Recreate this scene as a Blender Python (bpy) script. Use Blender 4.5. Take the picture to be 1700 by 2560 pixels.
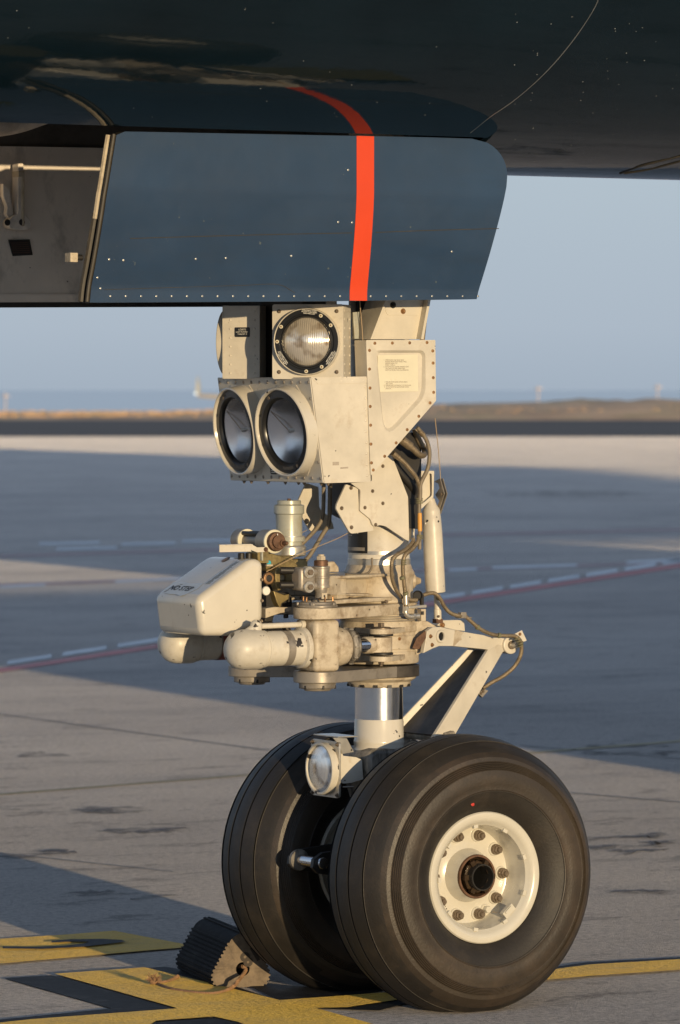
import bpy, bmesh, math, random
from mathutils import Vector, Matrix
random.seed(7)
for o in list(bpy.data.objects): bpy.data.objects.remove(o)
SC = bpy.context.scene
COL = SC.collection
rad = math.radians

# ------------------------------------------------------------------ camera
FPX, DIST, CAMH, AZ = 12450.0, 14.0, 1.73, rad(32)
VD = Vector((math.sin(AZ), math.cos(AZ), 0)); RT = Vector((math.cos(AZ), -math.sin(AZ), 0)); ZZ = Vector((0, 0, 1))
CAM = -DIST*VD - RT*(97.5/FPX*DIST) + ZZ*CAMH
PITCH = math.atan(315/FPX)
FW = VD*math.cos(PITCH) - ZZ*math.sin(PITCH); UP = VD*math.sin(PITCH) + ZZ*math.cos(PITCH)
cd_ = bpy.data.cameras.new('camera'); cam = bpy.data.objects.new('camera', cd_); COL.objects.link(cam)
cam.matrix_world = Matrix.Translation(CAM) @ Matrix((RT, UP, -FW)).transposed().to_4x4()
cd_.sensor_fit = 'VERTICAL'; cd_.sensor_height = 36; cd_.sensor_width = 24; cd_.lens = FPX/2560*36
cd_.clip_start = .5; cd_.clip_end = 90000
cd_.dof.use_dof = True; cd_.dof.focus_distance = 13.75; cd_.dof.aperture_fstop = 9
SC.camera = cam
# ------------------------------------------------------------------ light
SUN_EL, SUN_AZ = rad(4.0), rad(8.5)
SV = Vector((-math.sin(SUN_AZ)*math.cos(SUN_EL), -math.cos(SUN_AZ)*math.cos(SUN_EL), math.sin(SUN_EL)))
w = bpy.data.worlds.new("World"); SC.world = w; w.use_nodes = True
nt = w.node_tree; bg = nt.nodes['Background']; sk = nt.nodes.new('ShaderNodeTexSky'); sk.sky_type = 'NISHITA'
sk.sun_disc = False; sk.sun_elevation = SUN_EL; sk.sun_rotation = math.pi + SUN_AZ
sk.air_density = 1.0; sk.dust_density = 1.0; sk.ozone_density = 1.6
bg.inputs[1].default_value = 0.14
EXPO = .5
# hazy evening air low over the horizon, fading into the Nishita sky above
gn = nt.nodes.new('ShaderNodeTexCoord'); sx_ = nt.nodes.new('ShaderNodeSeparateXYZ'); nt.links.new(gn.outputs['Generated'], sx_.inputs[0])
hr = nt.nodes.new('ShaderNodeValToRGB'); E_ = hr.color_ramp.elements
E_[0].position = 0; E_[0].color = (.372,.443,.53,1); E_[1].position = .5; E_[1].color = (.26,.36,.56,1)
e = E_.new(.012); e.color = (.415,.487,.57,1); e = E_.new(.045); e.color = (.45,.535,.605,1); e = E_.new(.2); e.color = (.45,.55,.68,1)
nt.links.new(sx_.outputs['Z'], hr.inputs[0])
hs = nt.nodes.new('ShaderNodeVectorMath'); hs.operation = 'SCALE'; hs.inputs['Scale'].default_value = 1/(.14*2**EXPO); nt.links.new(hr.outputs[0], hs.inputs[0])
hm = nt.nodes.new('ShaderNodeMapRange'); hm.interpolation_type = 'SMOOTHSTEP'; hm.inputs[1].default_value = .25; hm.inputs[2].default_value = .85; hm.inputs[3].default_value = 1; hm.inputs[4].default_value = .35
nt.links.new(sx_.outputs['Z'], hm.inputs[0])
hx = nt.nodes.new('ShaderNodeMix'); hx.data_type = 'RGBA'; nt.links.new(hm.outputs[0], hx.inputs[0]); nt.links.new(sk.outputs[0], hx.inputs[6]); nt.links.new(hs.outputs[0], hx.inputs[7]); nt.links.new(hx.outputs[2], bg.inputs[0])
sl = bpy.data.lights.new('sun', 'SUN'); sl.energy = 3.05; sl.angle = rad(.5); sl.color = (1.0, .77, .465)
so = bpy.data.objects.new('sun', sl); COL.objects.link(so); so.rotation_euler = (-SV).to_track_quat('-Z', 'Y').to_euler(); so.location = (0, -30, 20)
SC.view_settings.view_transform = 'Standard'; SC.view_settings.look = 'None'; SC.view_settings.gamma = 1
SC.view_settings.exposure = EXPO

# ------------------------------------------------------------------ picture pixel -> point on a plane of the place
def ray(p): return FW + RT*((p[0]-850)/FPX) - UP*((p[1]-1280)/FPX)
def P(p, y=None, x=None, z=None):
    d = ray(p)
    t = (y-CAM.y)/d.y if y is not None else (x-CAM.x)/d.x if x is not None else (z-CAM.z)/d.z
    return CAM + d*t
def Pn(p, pt, n): d = ray(p); return CAM + d*((Vector(pt)-CAM).dot(n)/d.dot(n))
def crop(ox, oy, s): return lambda a, b: (ox+a*s, oy+b*s)
c1 = crop(500, 700, .44643); c2 = crop(350, 1200, .35077); c3 = crop(750, 1150, .38265); c4 = crop(500, 1650, .38536)
c5 = crop(900, 1800, .41454); c6 = crop(740, 1740, .21684); c7 = crop(960, 1080, .12755); c8 = crop(1000, 1560, .21684)
c9 = crop(400, 2280, .19133); cD = crop(0, 0, 1.08418); cS = crop(0, 2150, .54209); cl = crop(0, 250, .2551)
ca = crop(630, 1220, .23597); cb = crop(620, 1380, .17857); ce = crop(930, 1440, .15944); cn = crop(420, 1380, .16582)
def V(*a): return Vector(a)
def PL(fn, pts, **k): return [P(fn(*q), **k) for q in pts]

# ------------------------------------------------------------------ materials
def mat(name, col, rough=.5, metal=0, stain=None, stain_amt=.0, stain_scale=6, chip=0, chip_col=(.03,.025,.02), chip_scale=60,
        var=.12, bump=0, bump_scale=40, coat=0, spec=.5, streak=None, rvar=.1, sheen=0):
    m = bpy.data.materials.new(name); m.use_nodes = True; N = m.node_tree.nodes; L = m.node_tree.links
    b = N['Principled BSDF']; b.inputs['Roughness'].default_value = rough; b.inputs['Metallic'].default_value = metal
    b.inputs['Specular IOR Level'].default_value = spec
    if sheen: b.inputs['Sheen Weight'].default_value = .8; b.inputs['Sheen Roughness'].default_value = .4; b.inputs['Sheen Tint'].default_value = (*sheen,1); b.inputs['Diffuse Roughness'].default_value = 1
    if coat: b.inputs['Coat Weight'].default_value = coat; b.inputs['Coat Roughness'].default_value = .03
    tc = N.new('ShaderNodeTexCoord'); co = tc.outputs['Object']
    if streak:
        mp = N.new('ShaderNodeMapping'); mp.inputs['Scale'].default_value = streak; L.new(co, mp.inputs[0]); sco = mp.outputs[0]
    else: sco = co
    def noise(scale, detail=4, c=None, rough_=.6):
        n = N.new('ShaderNodeTexNoise'); n.inputs['Scale'].default_value = scale; n.inputs['Detail'].default_value = detail
        n.inputs['Roughness'].default_value = rough_; L.new(c or co, n.inputs['Vector']); return n.outputs['Fac']
    def ramp(f, a, z):
        r = N.new('ShaderNodeMapRange'); r.inputs['From Min'].default_value = a; r.inputs['From Max'].default_value = z; L.new(f, r.inputs[0]); return r.outputs[0]
    def mix(fac, A, B, mode='MIX'):
        x = N.new('ShaderNodeMix'); x.data_type = 'RGBA'; x.blend_type = mode
        if hasattr(fac, 'is_output'): L.new(fac, x.inputs[0])
        else: x.inputs[0].default_value = fac
        for i, q in ((6, A), (7, B)):
            if hasattr(q, 'is_output'): L.new(q, x.inputs[i])
            else: x.inputs[i].default_value = (*q, 1)
        return x.outputs[2]
    lo = tuple(c*(1-var) for c in col); hi = tuple(min(1, c*(1+var)) for c in col)
    c = mix(ramp(noise(stain_scale*.7, 5), .3, .7), lo, hi)
    if stain:
        f = ramp(noise(stain_scale, 8, sco, .7), .62-.35*stain_amt, .80-.2*stain_amt)
        mm = N.new('ShaderNodeMath'); mm.operation = 'MULTIPLY'; L.new(f, mm.inputs[0]); mm.inputs[1].default_value = min(1, .35+stain_amt)
        c = mix(mm.outputs[0], c, stain)
    if chip:
        f = ramp(noise(chip_scale, 3, None, .5), .78-.16*chip, .80-.16*chip)
        c = mix(f, c, chip_col)
    L.new(c, b.inputs['Base Color'])
    rr = N.new('ShaderNodeMapRange'); rr.inputs['To Min'].default_value = max(.02, rough-rvar); rr.inputs['To Max'].default_value = min(1, rough+rvar)
    L.new(noise(stain_scale*2.3, 4), rr.inputs[0]); L.new(rr.outputs[0], b.inputs['Roughness'])
    if bump:
        bp = N.new('ShaderNodeBump'); bp.inputs['Strength'].default_value = 1; bp.inputs['Distance'].default_value = bump
        L.new(noise(bump_scale, 5), bp.inputs['Height']); L.new(bp.outputs[0], b.inputs['Normal'])
    return m
CR = (.56, .515, .43)
M = {}
M['cream'] = mat('cream_paint', CR, .38, stain=(.30,.21,.12), stain_amt=.15, stain_scale=14, chip=.34, chip_scale=45, bump=.0004, bump_scale=90)
M['cream_dirty'] = mat('grimy_cream_paint', (.49,.42,.315), .5, stain=(.15,.09,.04), stain_amt=.48, stain_scale=18, chip=.5, chip_scale=70, bump=.0012, bump_scale=60)
M['cream_smooth'] = mat('glossy_cream_paint', (.57,.53,.45), .22, stain=(.38,.30,.20), stain_amt=.16, stain_scale=12, streak=(1,1,.3), chip=.55, chip_scale=42, coat=.4, var=.06)
M['bone'] = mat('chipped_bone_paint', (.55,.51,.43), .4, stain=(.30,.22,.13), stain_amt=.3, stain_scale=16, chip=1.05, chip_scale=26, bump=.0008)
M['soot'] = mat('oily_white_paint', (.42,.38,.32), .5, stain=(.02,.016,.012), stain_amt=.75, stain_scale=14, streak=(1,1,.25), chip=.3)
M['grey'] = mat('grey_anodised_metal', (.30,.265,.22), .42, .35, stain=(.06,.05,.04), stain_amt=.35, stain_scale=15, chip=.15)
M['alu'] = mat('worn_aluminium', (.55,.52,.46), .34, .7, stain=(.2,.15,.09), stain_amt=.25, stain_scale=18)
M['canister'] = mat('pale_green_grey_paint', (.38,.38,.32), .33, .15, stain=(.3,.24,.13), stain_amt=.3, stain_scale=18)
M['chrome'] = mat('chromed_steel', (.66,.67,.69), .20, 1, var=.03, rvar=.04, stain=(.3,.24,.18), stain_amt=.06, stain_scale=22, streak=(.3,.3,6))
M['mirror'] = mat('lamp_reflector', (.93,.94,.95), .22, 1, var=.02, rvar=.03)
M['brass'] = mat('rusty_brass_screw', (.34,.19,.09), .45, .6, stain=(.08,.04,.02), stain_amt=.4, stain_scale=80)
M['bronze'] = mat('olive_bronze_metal', (.30,.23,.10), .4, .5, stain=(.05,.035,.02), stain_amt=.5, stain_scale=25)
M['rust'] = mat('brown_rusted_steel', (.16,.085,.05), .55, .4, stain=(.04,.02,.012), stain_amt=.5, stain_scale=40, bump=.0006, bump_scale=120)
M['nutmetal'] = mat('dull_bronze_nut', (.20,.155,.11), .45, .5, stain=(.06,.04,.03), stain_amt=.4, stain_scale=60)
M['dark'] = mat('blackened_metal', (.022,.020,.018), .5, .2, var=.3)
M['oilydark'] = mat('oil_stained_paint', (.06,.05,.04), .6, stain=(.015,.012,.01), stain_amt=.6, stain_scale=14)
M['bore_shade'] = mat('unlit_bore', (.003,.003,.003), .9, spec=.05)  # near-black disc colour, paints in the shade down the axle bore
M['black'] = mat('black_paint', (.012,.012,.012), .32, var=.2)
M['blackgloss'] = mat('brown_greasy_metal', (.05,.032,.018), .25, .3, stain=(.12,.07,.03), stain_amt=.3, stain_scale=40)
M['hose'] = mat('braided_steel_hose', (.25,.195,.125), .42, .45, stain=(.07,.05,.03), stain_amt=.4, stain_scale=40, bump=.0015, bump_scale=420)
M['hosegrey'] = mat('grey_rubber_hose', (.19,.155,.11), .55, .05, stain=(.08,.06,.04), stain_amt=.3, stain_scale=40)
M['sleeve'] = mat('orange_identification_sleeve', (.62,.30,.05), .5, stain=(.3,.13,.03), stain_amt=.3, stain_scale=60)
M['olive'] = mat('olive_clamp_tape', (.17,.16,.09), .6, stain=(.05,.05,.03), stain_amt=.3, stain_scale=50)
M['wire'] = mat('tan_cable', (.36,.26,.16), .6)
M['rim'] = mat('ivory_wheel_paint', (.56,.53,.45), .25, stain=(.45,.36,.24), stain_amt=.1, stain_scale=14, chip=.22, chip_scale=55, coat=.3, var=.05)
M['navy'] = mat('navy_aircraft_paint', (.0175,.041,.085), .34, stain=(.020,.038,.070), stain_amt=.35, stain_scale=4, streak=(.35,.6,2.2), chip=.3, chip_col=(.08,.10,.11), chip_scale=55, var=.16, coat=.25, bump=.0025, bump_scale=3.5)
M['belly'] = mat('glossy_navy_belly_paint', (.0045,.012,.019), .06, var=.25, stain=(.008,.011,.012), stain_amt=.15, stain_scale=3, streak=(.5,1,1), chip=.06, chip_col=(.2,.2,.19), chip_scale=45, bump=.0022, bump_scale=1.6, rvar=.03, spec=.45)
M['stripe'] = mat('orange_red_stripe_paint', (.62,.058,.018), .4, spec=.3, var=.06, stain=(.6,.07,.02), stain_amt=.1)
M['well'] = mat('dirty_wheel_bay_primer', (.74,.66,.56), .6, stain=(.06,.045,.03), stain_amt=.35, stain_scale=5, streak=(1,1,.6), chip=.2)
M['wellshade'] = mat('shaded_wheel_bay_primer', (.10,.09,.075), .7, stain=(.02,.018,.015), stain_amt=.4, stain_scale=6)  # bay primer coloured dark to stand in for shade up in the well
M['seal'] = mat('rubber_door_seal', (.045,.038,.028), .6, stain=(.15,.11,.06), stain_amt=.2, stain_scale=20)
M['felt'] = mat('worn_tan_seal', (.50,.42,.30), .8, stain=(.14,.10,.05), stain_amt=.4, stain_scale=24, bump=.002, bump_scale=80)
M['dullrivet'] = mat('dull_rivet', (.25,.26,.26), .5, .3)
M['rivet'] = mat('bare_rivet', (.5,.48,.43), .3, .8)
M['placard'] = mat('ivory_placard', (.64,.60,.46), .4, var=.04, stain=(.5,.36,.2), stain_amt=.1, stain_scale=20)
M['ink'] = mat('brown_ink', (.10,.045,.03), .6)
M['inkblack'] = mat('black_ink', (.03,.03,.032), .6)
M['white'] = mat('white_lettering', (.7,.68,.62), .5)
M['decal'] = mat('worn_pale_decal', (.56,.60,.62), .35, stain=(.4,.38,.33), stain_amt=.3, stain_scale=30)
M['chock'] = mat('black_ribbed_rubber', (.008,.0085,.010), .75, spec=.1, var=.3, stain=(.05,.05,.05), stain_amt=.3, stain_scale=14, streak=(1,.3,1))
M['chockend'] = mat('dusty_cut_rubber', (.19,.145,.098), .85, var=.25, stain=(.06,.045,.035), stain_amt=.45, stain_scale=22, bump=.004, bump_scale=50)
M['stencil'] = mat('dark_stencil_paint', (.045,.035,.026), .8, var=.3)
M['redtag'] = mat('faded_red_placard', (.22,.06,.05), .6, stain=(.05,.04,.03), stain_amt=.4, stain_scale=30)
M['teal'] = mat('teal_fluid_gauge', (.05,.35,.42), .2)
M['reddot'] = mat('red_balance_dot', (.5,.03,.02), .6)

def tyre_mat():
    m = mat('weathered_rubber', (.036,.0275,.0195), .46, var=.22, stain=(.075,.053,.036), stain_amt=.42, stain_scale=6, chip=.05, chip_col=(.012,.011,.01), chip_scale=70, bump=.0008, bump_scale=150)
    return m
M['tyre'] = tyre_mat()
M['tread'] = mat('worn_tread_rubber', (.018,.0145,.011), .60, var=.25, stain=(.05,.038,.026), stain_amt=.3, stain_scale=9, bump=.0008, bump_scale=140)
M['groove'] = mat('groove_rubber', (.006,.005,.005), .8)
def glass(name, bump=False, tint=(1,1,1), rough=0):
    m = bpy.data.materials.new(name); m.use_nodes = True; N = m.node_tree.nodes; L = m.node_tree.links
    for n in list(N): N.remove(n)
    o = N.new('ShaderNodeOutputMaterial'); mx = N.new('ShaderNodeMixShader'); tr = N.new('ShaderNodeBsdfTransparent'); gl = N.new('ShaderNodeBsdfGlossy')
    fr = N.new('ShaderNodeFresnel'); fr.inputs[0].default_value = 1.5
    tr.inputs[0].default_value = (*tint, 1); gl.inputs['Roughness'].default_value = .03+rough
    L.new(fr.outputs[0], mx.inputs[0]); L.new(tr.outputs[0], mx.inputs[1]); L.new(gl.outputs[0], mx.inputs[2]); L.new(mx.outputs[0], o.inputs[0])
    return m
M['glass'] = glass('clear_lamp_glass', tint=(.97,.97,.98))
def fluted(name, col, scale):
    m = bpy.data.materials.new(name); m.use_nodes = True; N = m.node_tree.nodes; L = m.node_tree.links
    b = N['Principled BSDF']; b.inputs['Metallic'].default_value = .68; b.inputs['Roughness'].default_value = .12; b.inputs['Specular IOR Level'].default_value = .8
    tc = N.new('ShaderNodeTexCoord'); wv = N.new('ShaderNodeTexWave'); wv.bands_direction = 'X'; wv.inputs['Scale'].default_value = scale; wv.wave_profile = 'SIN'
    L.new(tc.outputs['UV'], wv.inputs['Vector']); bp = N.new('ShaderNodeBump'); bp.inputs['Distance'].default_value = .0006; L.new(wv.outputs['Fac'], bp.inputs['Height'])
    L.new(bp.outputs[0], b.inputs['Normal'])
    n = N.new('ShaderNodeTexNoise'); n.inputs['Scale'].default_value = 3; L.new(tc.outputs['UV'], n.inputs['Vector'])
    r = N.new('ShaderNodeValToRGB'); r.color_ramp.elements[0].color = (*[c*k for c, k in zip(col, (.32,.24,.17))], 1); r.color_ramp.elements[1].color = (*col, 1)
    r.color_ramp.elements[0].position = .30; r.color_ramp.elements[1].position = .48
    L.new(n.outputs['Fac'], r.inputs[0]); L.new(r.outputs[0], b.inputs['Base Color'])
    return m

# ------------------------------------------------------------------ mesh building
WL = {}
class MB:
    def __init__(s, m=None): s.bm = bmesh.new(); s.mats = []; s.cur = 0; s.flat = set(); s.uv = False; m and s.m(m)
    def m(s, name):
        if name not in s.mats: s.mats.append(name)
        s.cur = s.mats.index(name); return s
    def f(s, vs):
        try: q = s.bm.faces.new(vs)
        except ValueError: return None
        q.material_index = s.cur; q.smooth = True; return q
    def v(s, p): return s.bm.verts.new(p)
    def prism(s, pts, vec):
        vec = Vector(vec); a = [s.v(p) for p in pts]; b = [s.v(Vector(p)+vec) for p in pts]; n = len(a)
        s.f(a); s.f(b[::-1])
        for i in range(n): s.f([a[i], b[i], b[(i+1) % n], a[(i+1) % n]])
        return s
    def loft(s, A, B):
        a = [s.v(p) for p in A]; b = [s.v(p) for p in B]; n = len(a); s.f(a); s.f(b[::-1])
        for i in range(n): s.f([a[i], b[i], b[(i+1) % n], a[(i+1) % n]])
        return s
    def ringfill(s, A, B, cap=True):     # a band between two outlines with the same count, B closed
        a = [s.v(p) for p in A]; b = [s.v(p) for p in B]; n = len(a)
        for i in range(n): s.f([a[i], a[(i+1) % n], b[(i+1) % n], b[i]])
        if cap: s.f(b)
        return s
    def poly(s, pts): s.f([s.v(p) for p in pts]); return s
    def box(s, c, size, rot=None, taper=1):
        R = rot if rot is not None else Matrix.Identity(3); c = Vector(c); x, y, z = [q/2 for q in size]
        A = [c+R@V(sx*x, sy*y, -z) for sx, sy in ((-1,-1),(1,-1),(1,1),(-1,1))]; B = [c+R@V(sx*x*taper, sy*y*taper, z) for sx, sy in ((-1,-1),(1,-1),(1,1),(-1,1))]
        return s.loft(A, B)
    def lathe(s, prof, o=(0,0,0), axis=(0,0,1), seg=40, cap0=True, cap1=True, phase=0):
        o = Vector(o); ax = Vector(axis).normalized(); q = ax.to_track_quat('Z', 'Y').to_matrix(); rings = []
        for r, h in prof:
            if r < 1e-6: rings.append([s.v(o+ax*h)])
            else: rings.append([s.v(o+ax*h+q@V(r*math.cos(phase+2*math.pi*k/seg), r*math.sin(phase+2*math.pi*k/seg), 0)) for k in range(seg)])
        for A, B in zip(rings, rings[1:]):
            for k in range(seg):
                j = (k+1) % seg
                if len(A) == 1 and len(B) == 1: continue
                if len(A) == 1: s.f([A[0], B[j], B[k]])
                elif len(B) == 1: s.f([A[k], A[j], B[0]])
                else: s.f([A[k], A[j], B[j], B[k]])
        if cap0 and len(rings[0]) > 1: s.f(rings[0][::-1])
        if cap1 and len(rings[-1]) > 1: s.f(rings[-1])
        return s
    def cyl(s, a, b, r, r2=None, seg=24, bev=.08):
        a, b = Vector(a), Vector(b); d = b-a; h = d.length; r2 = r if r2 is None else r2; e = min(r, r2)*bev; e = min(e, h*.3)
        return s.lathe([(r-e, 0), (r, e), (r2, h-e), (r2-e, h)], a, d, seg)
    def hexa(s, p, ax, r, h): return s.lathe([(r, 0), (r, h*.85), (r*.86, h)], p, ax, 6)
    def bolt(s, p, ax, r, hexm=None, stud=None):
        p = Vector(p); ax = Vector(ax).normalized(); keep = s.mats[s.cur] if s.mats else None
        if hexm: s.m(hexm)
        s.lathe([(r*1.35, 0), (r*1.35, r*.25)], p, ax, 16); s.lathe([(r, 0), (r, r*.9), (r*.85, r*1.0)], p, ax, 6)
        s.lathe([(r*.5, r*.8), (r*.5, r*1.5), (r*.4, r*1.6)], p, ax, 10)
        if keep: s.m(keep)
        return s
    def rivet(s, p, ax, r, m=None, h=.45):
        keep = s.mats[s.cur]
        if m: s.m(m)
        s.lathe([(r, 0), (r*.85, r*h*.6), (r*.45, r*h), (0, r*h*1.1)], p, ax, 10, cap0=False); s.m(keep); return s
    def tube(s, pts, r, seg=12, res=8, closed=False):
        pts = [Vector(p) for p in pts]; Q = []
        if len(pts) > 2:
            E = [2*pts[0]-pts[1]]+pts+[2*pts[-1]-pts[-2]]
            for i in range(1, len(E)-2):
                for k in range(res):
                    t = k/res; a, b, c, d = E[i-1:i+3]
                    Q.append(.5*((2*b)+(c-a)*t+(2*a-5*b+4*c-d)*t*t+(3*b-a-3*c+d)*t**3))
            Q.append(pts[-1])
        else: Q = pts
        up = None; rings = []
        for i, p in enumerate(Q):
            t = (Q[min(i+1, len(Q)-1)]-Q[max(i-1, 0)]).normalized()
            if up is None: up = t.orthogonal().normalized()
            up = (up-t*up.dot(t)).normalized(); bn = t.cross(up)
            rings.append([s.v(p+(up*math.cos(2*math.pi*k/seg)+bn*math.sin(2*math.pi*k/seg))*r) for k in range(seg)])
        for A, B in zip(rings, rings[1:]):
            for k in range(seg): s.f([A[k], A[(k+1) % seg], B[(k+1) % seg], B[k]])
        s.f(rings[0][::-1]); s.f(rings[-1]); return Q
    def hull2(s, c0, r0, c1_, r1, z0, z1, n=24):
        a, b = Vector(c0[:2]), Vector(c1_[:2]); d = b-a; L = d.length; th = math.atan2(d.y, d.x); ph = math.acos(max(-1, min(1, (r0-r1)/L))); pts = []
        for k in range(n+1): q = th+ph+(2*math.pi-2*ph)*k/n; pts.append((a.x+r0*math.cos(q), a.y+r0*math.sin(q)))
        for k in range(n+1): q = th-ph+2*ph*k/n; pts.append((b.x+r1*math.cos(q), b.y+r1*math.sin(q)))
        return s.prism([V(x, y, z0) for x, y in pts], (0, 0, z1-z0))
    def text(s, body, size, o, xd, yd, align='LEFT', lift=.0012, bold=0, space=1.0):
        cu = bpy.data.curves.new('lettering', 'FONT'); cu.body = body; cu.size = size; cu.align_x = align; cu.resolution_u = 3; cu.offset = bold; cu.space_line = space
        ob = bpy.data.objects.new('lettering', cu); COL.objects.link(ob); dg = bpy.context.evaluated_depsgraph_get()
        me = bpy.data.meshes.new_from_object(ob.evaluated_get(dg)); bpy.data.objects.remove(ob); bpy.data.curves.remove(cu)
        o, xd, yd = Vector(o), Vector(xd).normalized(), Vector(yd).normalized(); n = xd.cross(yd)
        vs = [s.v(o+xd*p.co.x+yd*p.co.y+n*lift) for p in me.vertices]
        for p in me.polygons: s.f([vs[i] for i in p.vertices])
        bpy.data.meshes.remove(me); return s
    def clusters(s):
        bm = s.bm; seen = set(); isl = []
        for v in bm.verts:
            if v in seen: continue
            st = [v]; seen.add(v); c = []
            while st:
                q = st.pop(); c.append(q)
                for e in q.link_edges:
                    r = e.other_vert(q)
                    if r not in seen: seen.add(r); st.append(r)
            isl.append(c)
        bb = [([min(v.co[k] for v in c) for k in range(3)], [max(v.co[k] for v in c) for k in range(3)]) for c in isl]; lab = list(range(len(isl)))
        def root(a):
            while lab[a] != a: a = lab[a]
            return a
        for i in range(len(isl)):
            for j in range(i):
                if all(bb[i][0][k] <= bb[j][1][k]+.002 and bb[j][0][k] <= bb[i][1][k]+.002 for k in range(3)): lab[root(i)] = root(j)
        out = {}
        for i, c in enumerate(isl): out.setdefault(root(i), []).extend(c)
        return sorted(out.values(), key=len, reverse=True)
    def split(s, name, parent=None, **kw):
        cl = s.clusters(); obs = []
        for c in cl:
            t = MB(); t.mats = list(s.mats); mp = {v: t.v(v.co.copy()) for v in c}; fs = {f for v in c for f in v.link_faces}
            for f in fs: t.cur = f.material_index; t.f([mp[v] for v in f.verts])
            obs.append(t.build(name, parent, **kw))
        s.bm.free(); return obs[0]
    def build(s, name, parent=None, bevel=0, segs=2, ang=32, recalc=True, label=None, center=True):
        if recalc: bmesh.ops.recalc_face_normals(s.bm, faces=s.bm.faces)
        co = [v.co for v in s.bm.verts]
        c = Vector([(min(q[i] for q in co)+max(q[i] for q in co))/2 for i in range(3)]) if center else Vector((0,0,0))
        for v in s.bm.verts: v.co -= c
        me = bpy.data.meshes.new(name); s.bm.to_mesh(me); s.bm.free()
        for k in s.mats: me.materials.append(M[k])
        me.set_sharp_from_angle(angle=rad(ang))
        o = bpy.data.objects.new(name, me); COL.objects.link(o); WL[o.name] = c
        if parent: o.parent = parent; o.location = c-WL[parent.name]
        else: o.location = c
        if bevel:
            b = o.modifiers.new('bevel', 'BEVEL'); b.width = bevel; b.segments = segs; b.limit_method = 'ANGLE'; b.angle_limit = rad(38); b.harden_normals = False
        if label: o['label'] = label
        return o
def empty(name, loc):
    o = bpy.data.objects.new(name, None); COL.objects.link(o); o.location = loc; o.empty_display_size = .2; WL[o.name] = Vector(loc); return o
def tag(o, label, cat=None, group=None, kind=None):
    o['label'] = label
    if cat: o['category'] = cat
    if group: o['group'] = group
    if kind: o['kind'] = kind
def copy_tree(o, loc, rz=0, parent=None):
    c = o.copy(); COL.objects.link(c); c.location = loc; c.rotation_euler = (0, 0, rz)
    if parent: c.parent = parent
    for ch in list(o.children):
        d = ch.copy(); COL.objects.link(d); d.parent = c
    return c
def rounded(pts, r, k=5):
    out = []; n = len(pts)
    for i in range(n):
        p, a, b = pts[i], pts[i-1], pts[(i+1) % n]; ri = r[i] if isinstance(r, (list, tuple)) else r
        u, v = (a-p), (b-p); lu, lv = u.length, v.length; u /= lu; v /= lv; ri = min(ri, lu*.45, lv*.45)
        A, B = p+u*ri, p+v*ri
        for j in range(k):
            t = j/(k-1); out.append(A*(1-t)**2+p*2*t*(1-t)+B*t*t)
    return out
NY = V(0, -1, 0)

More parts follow.
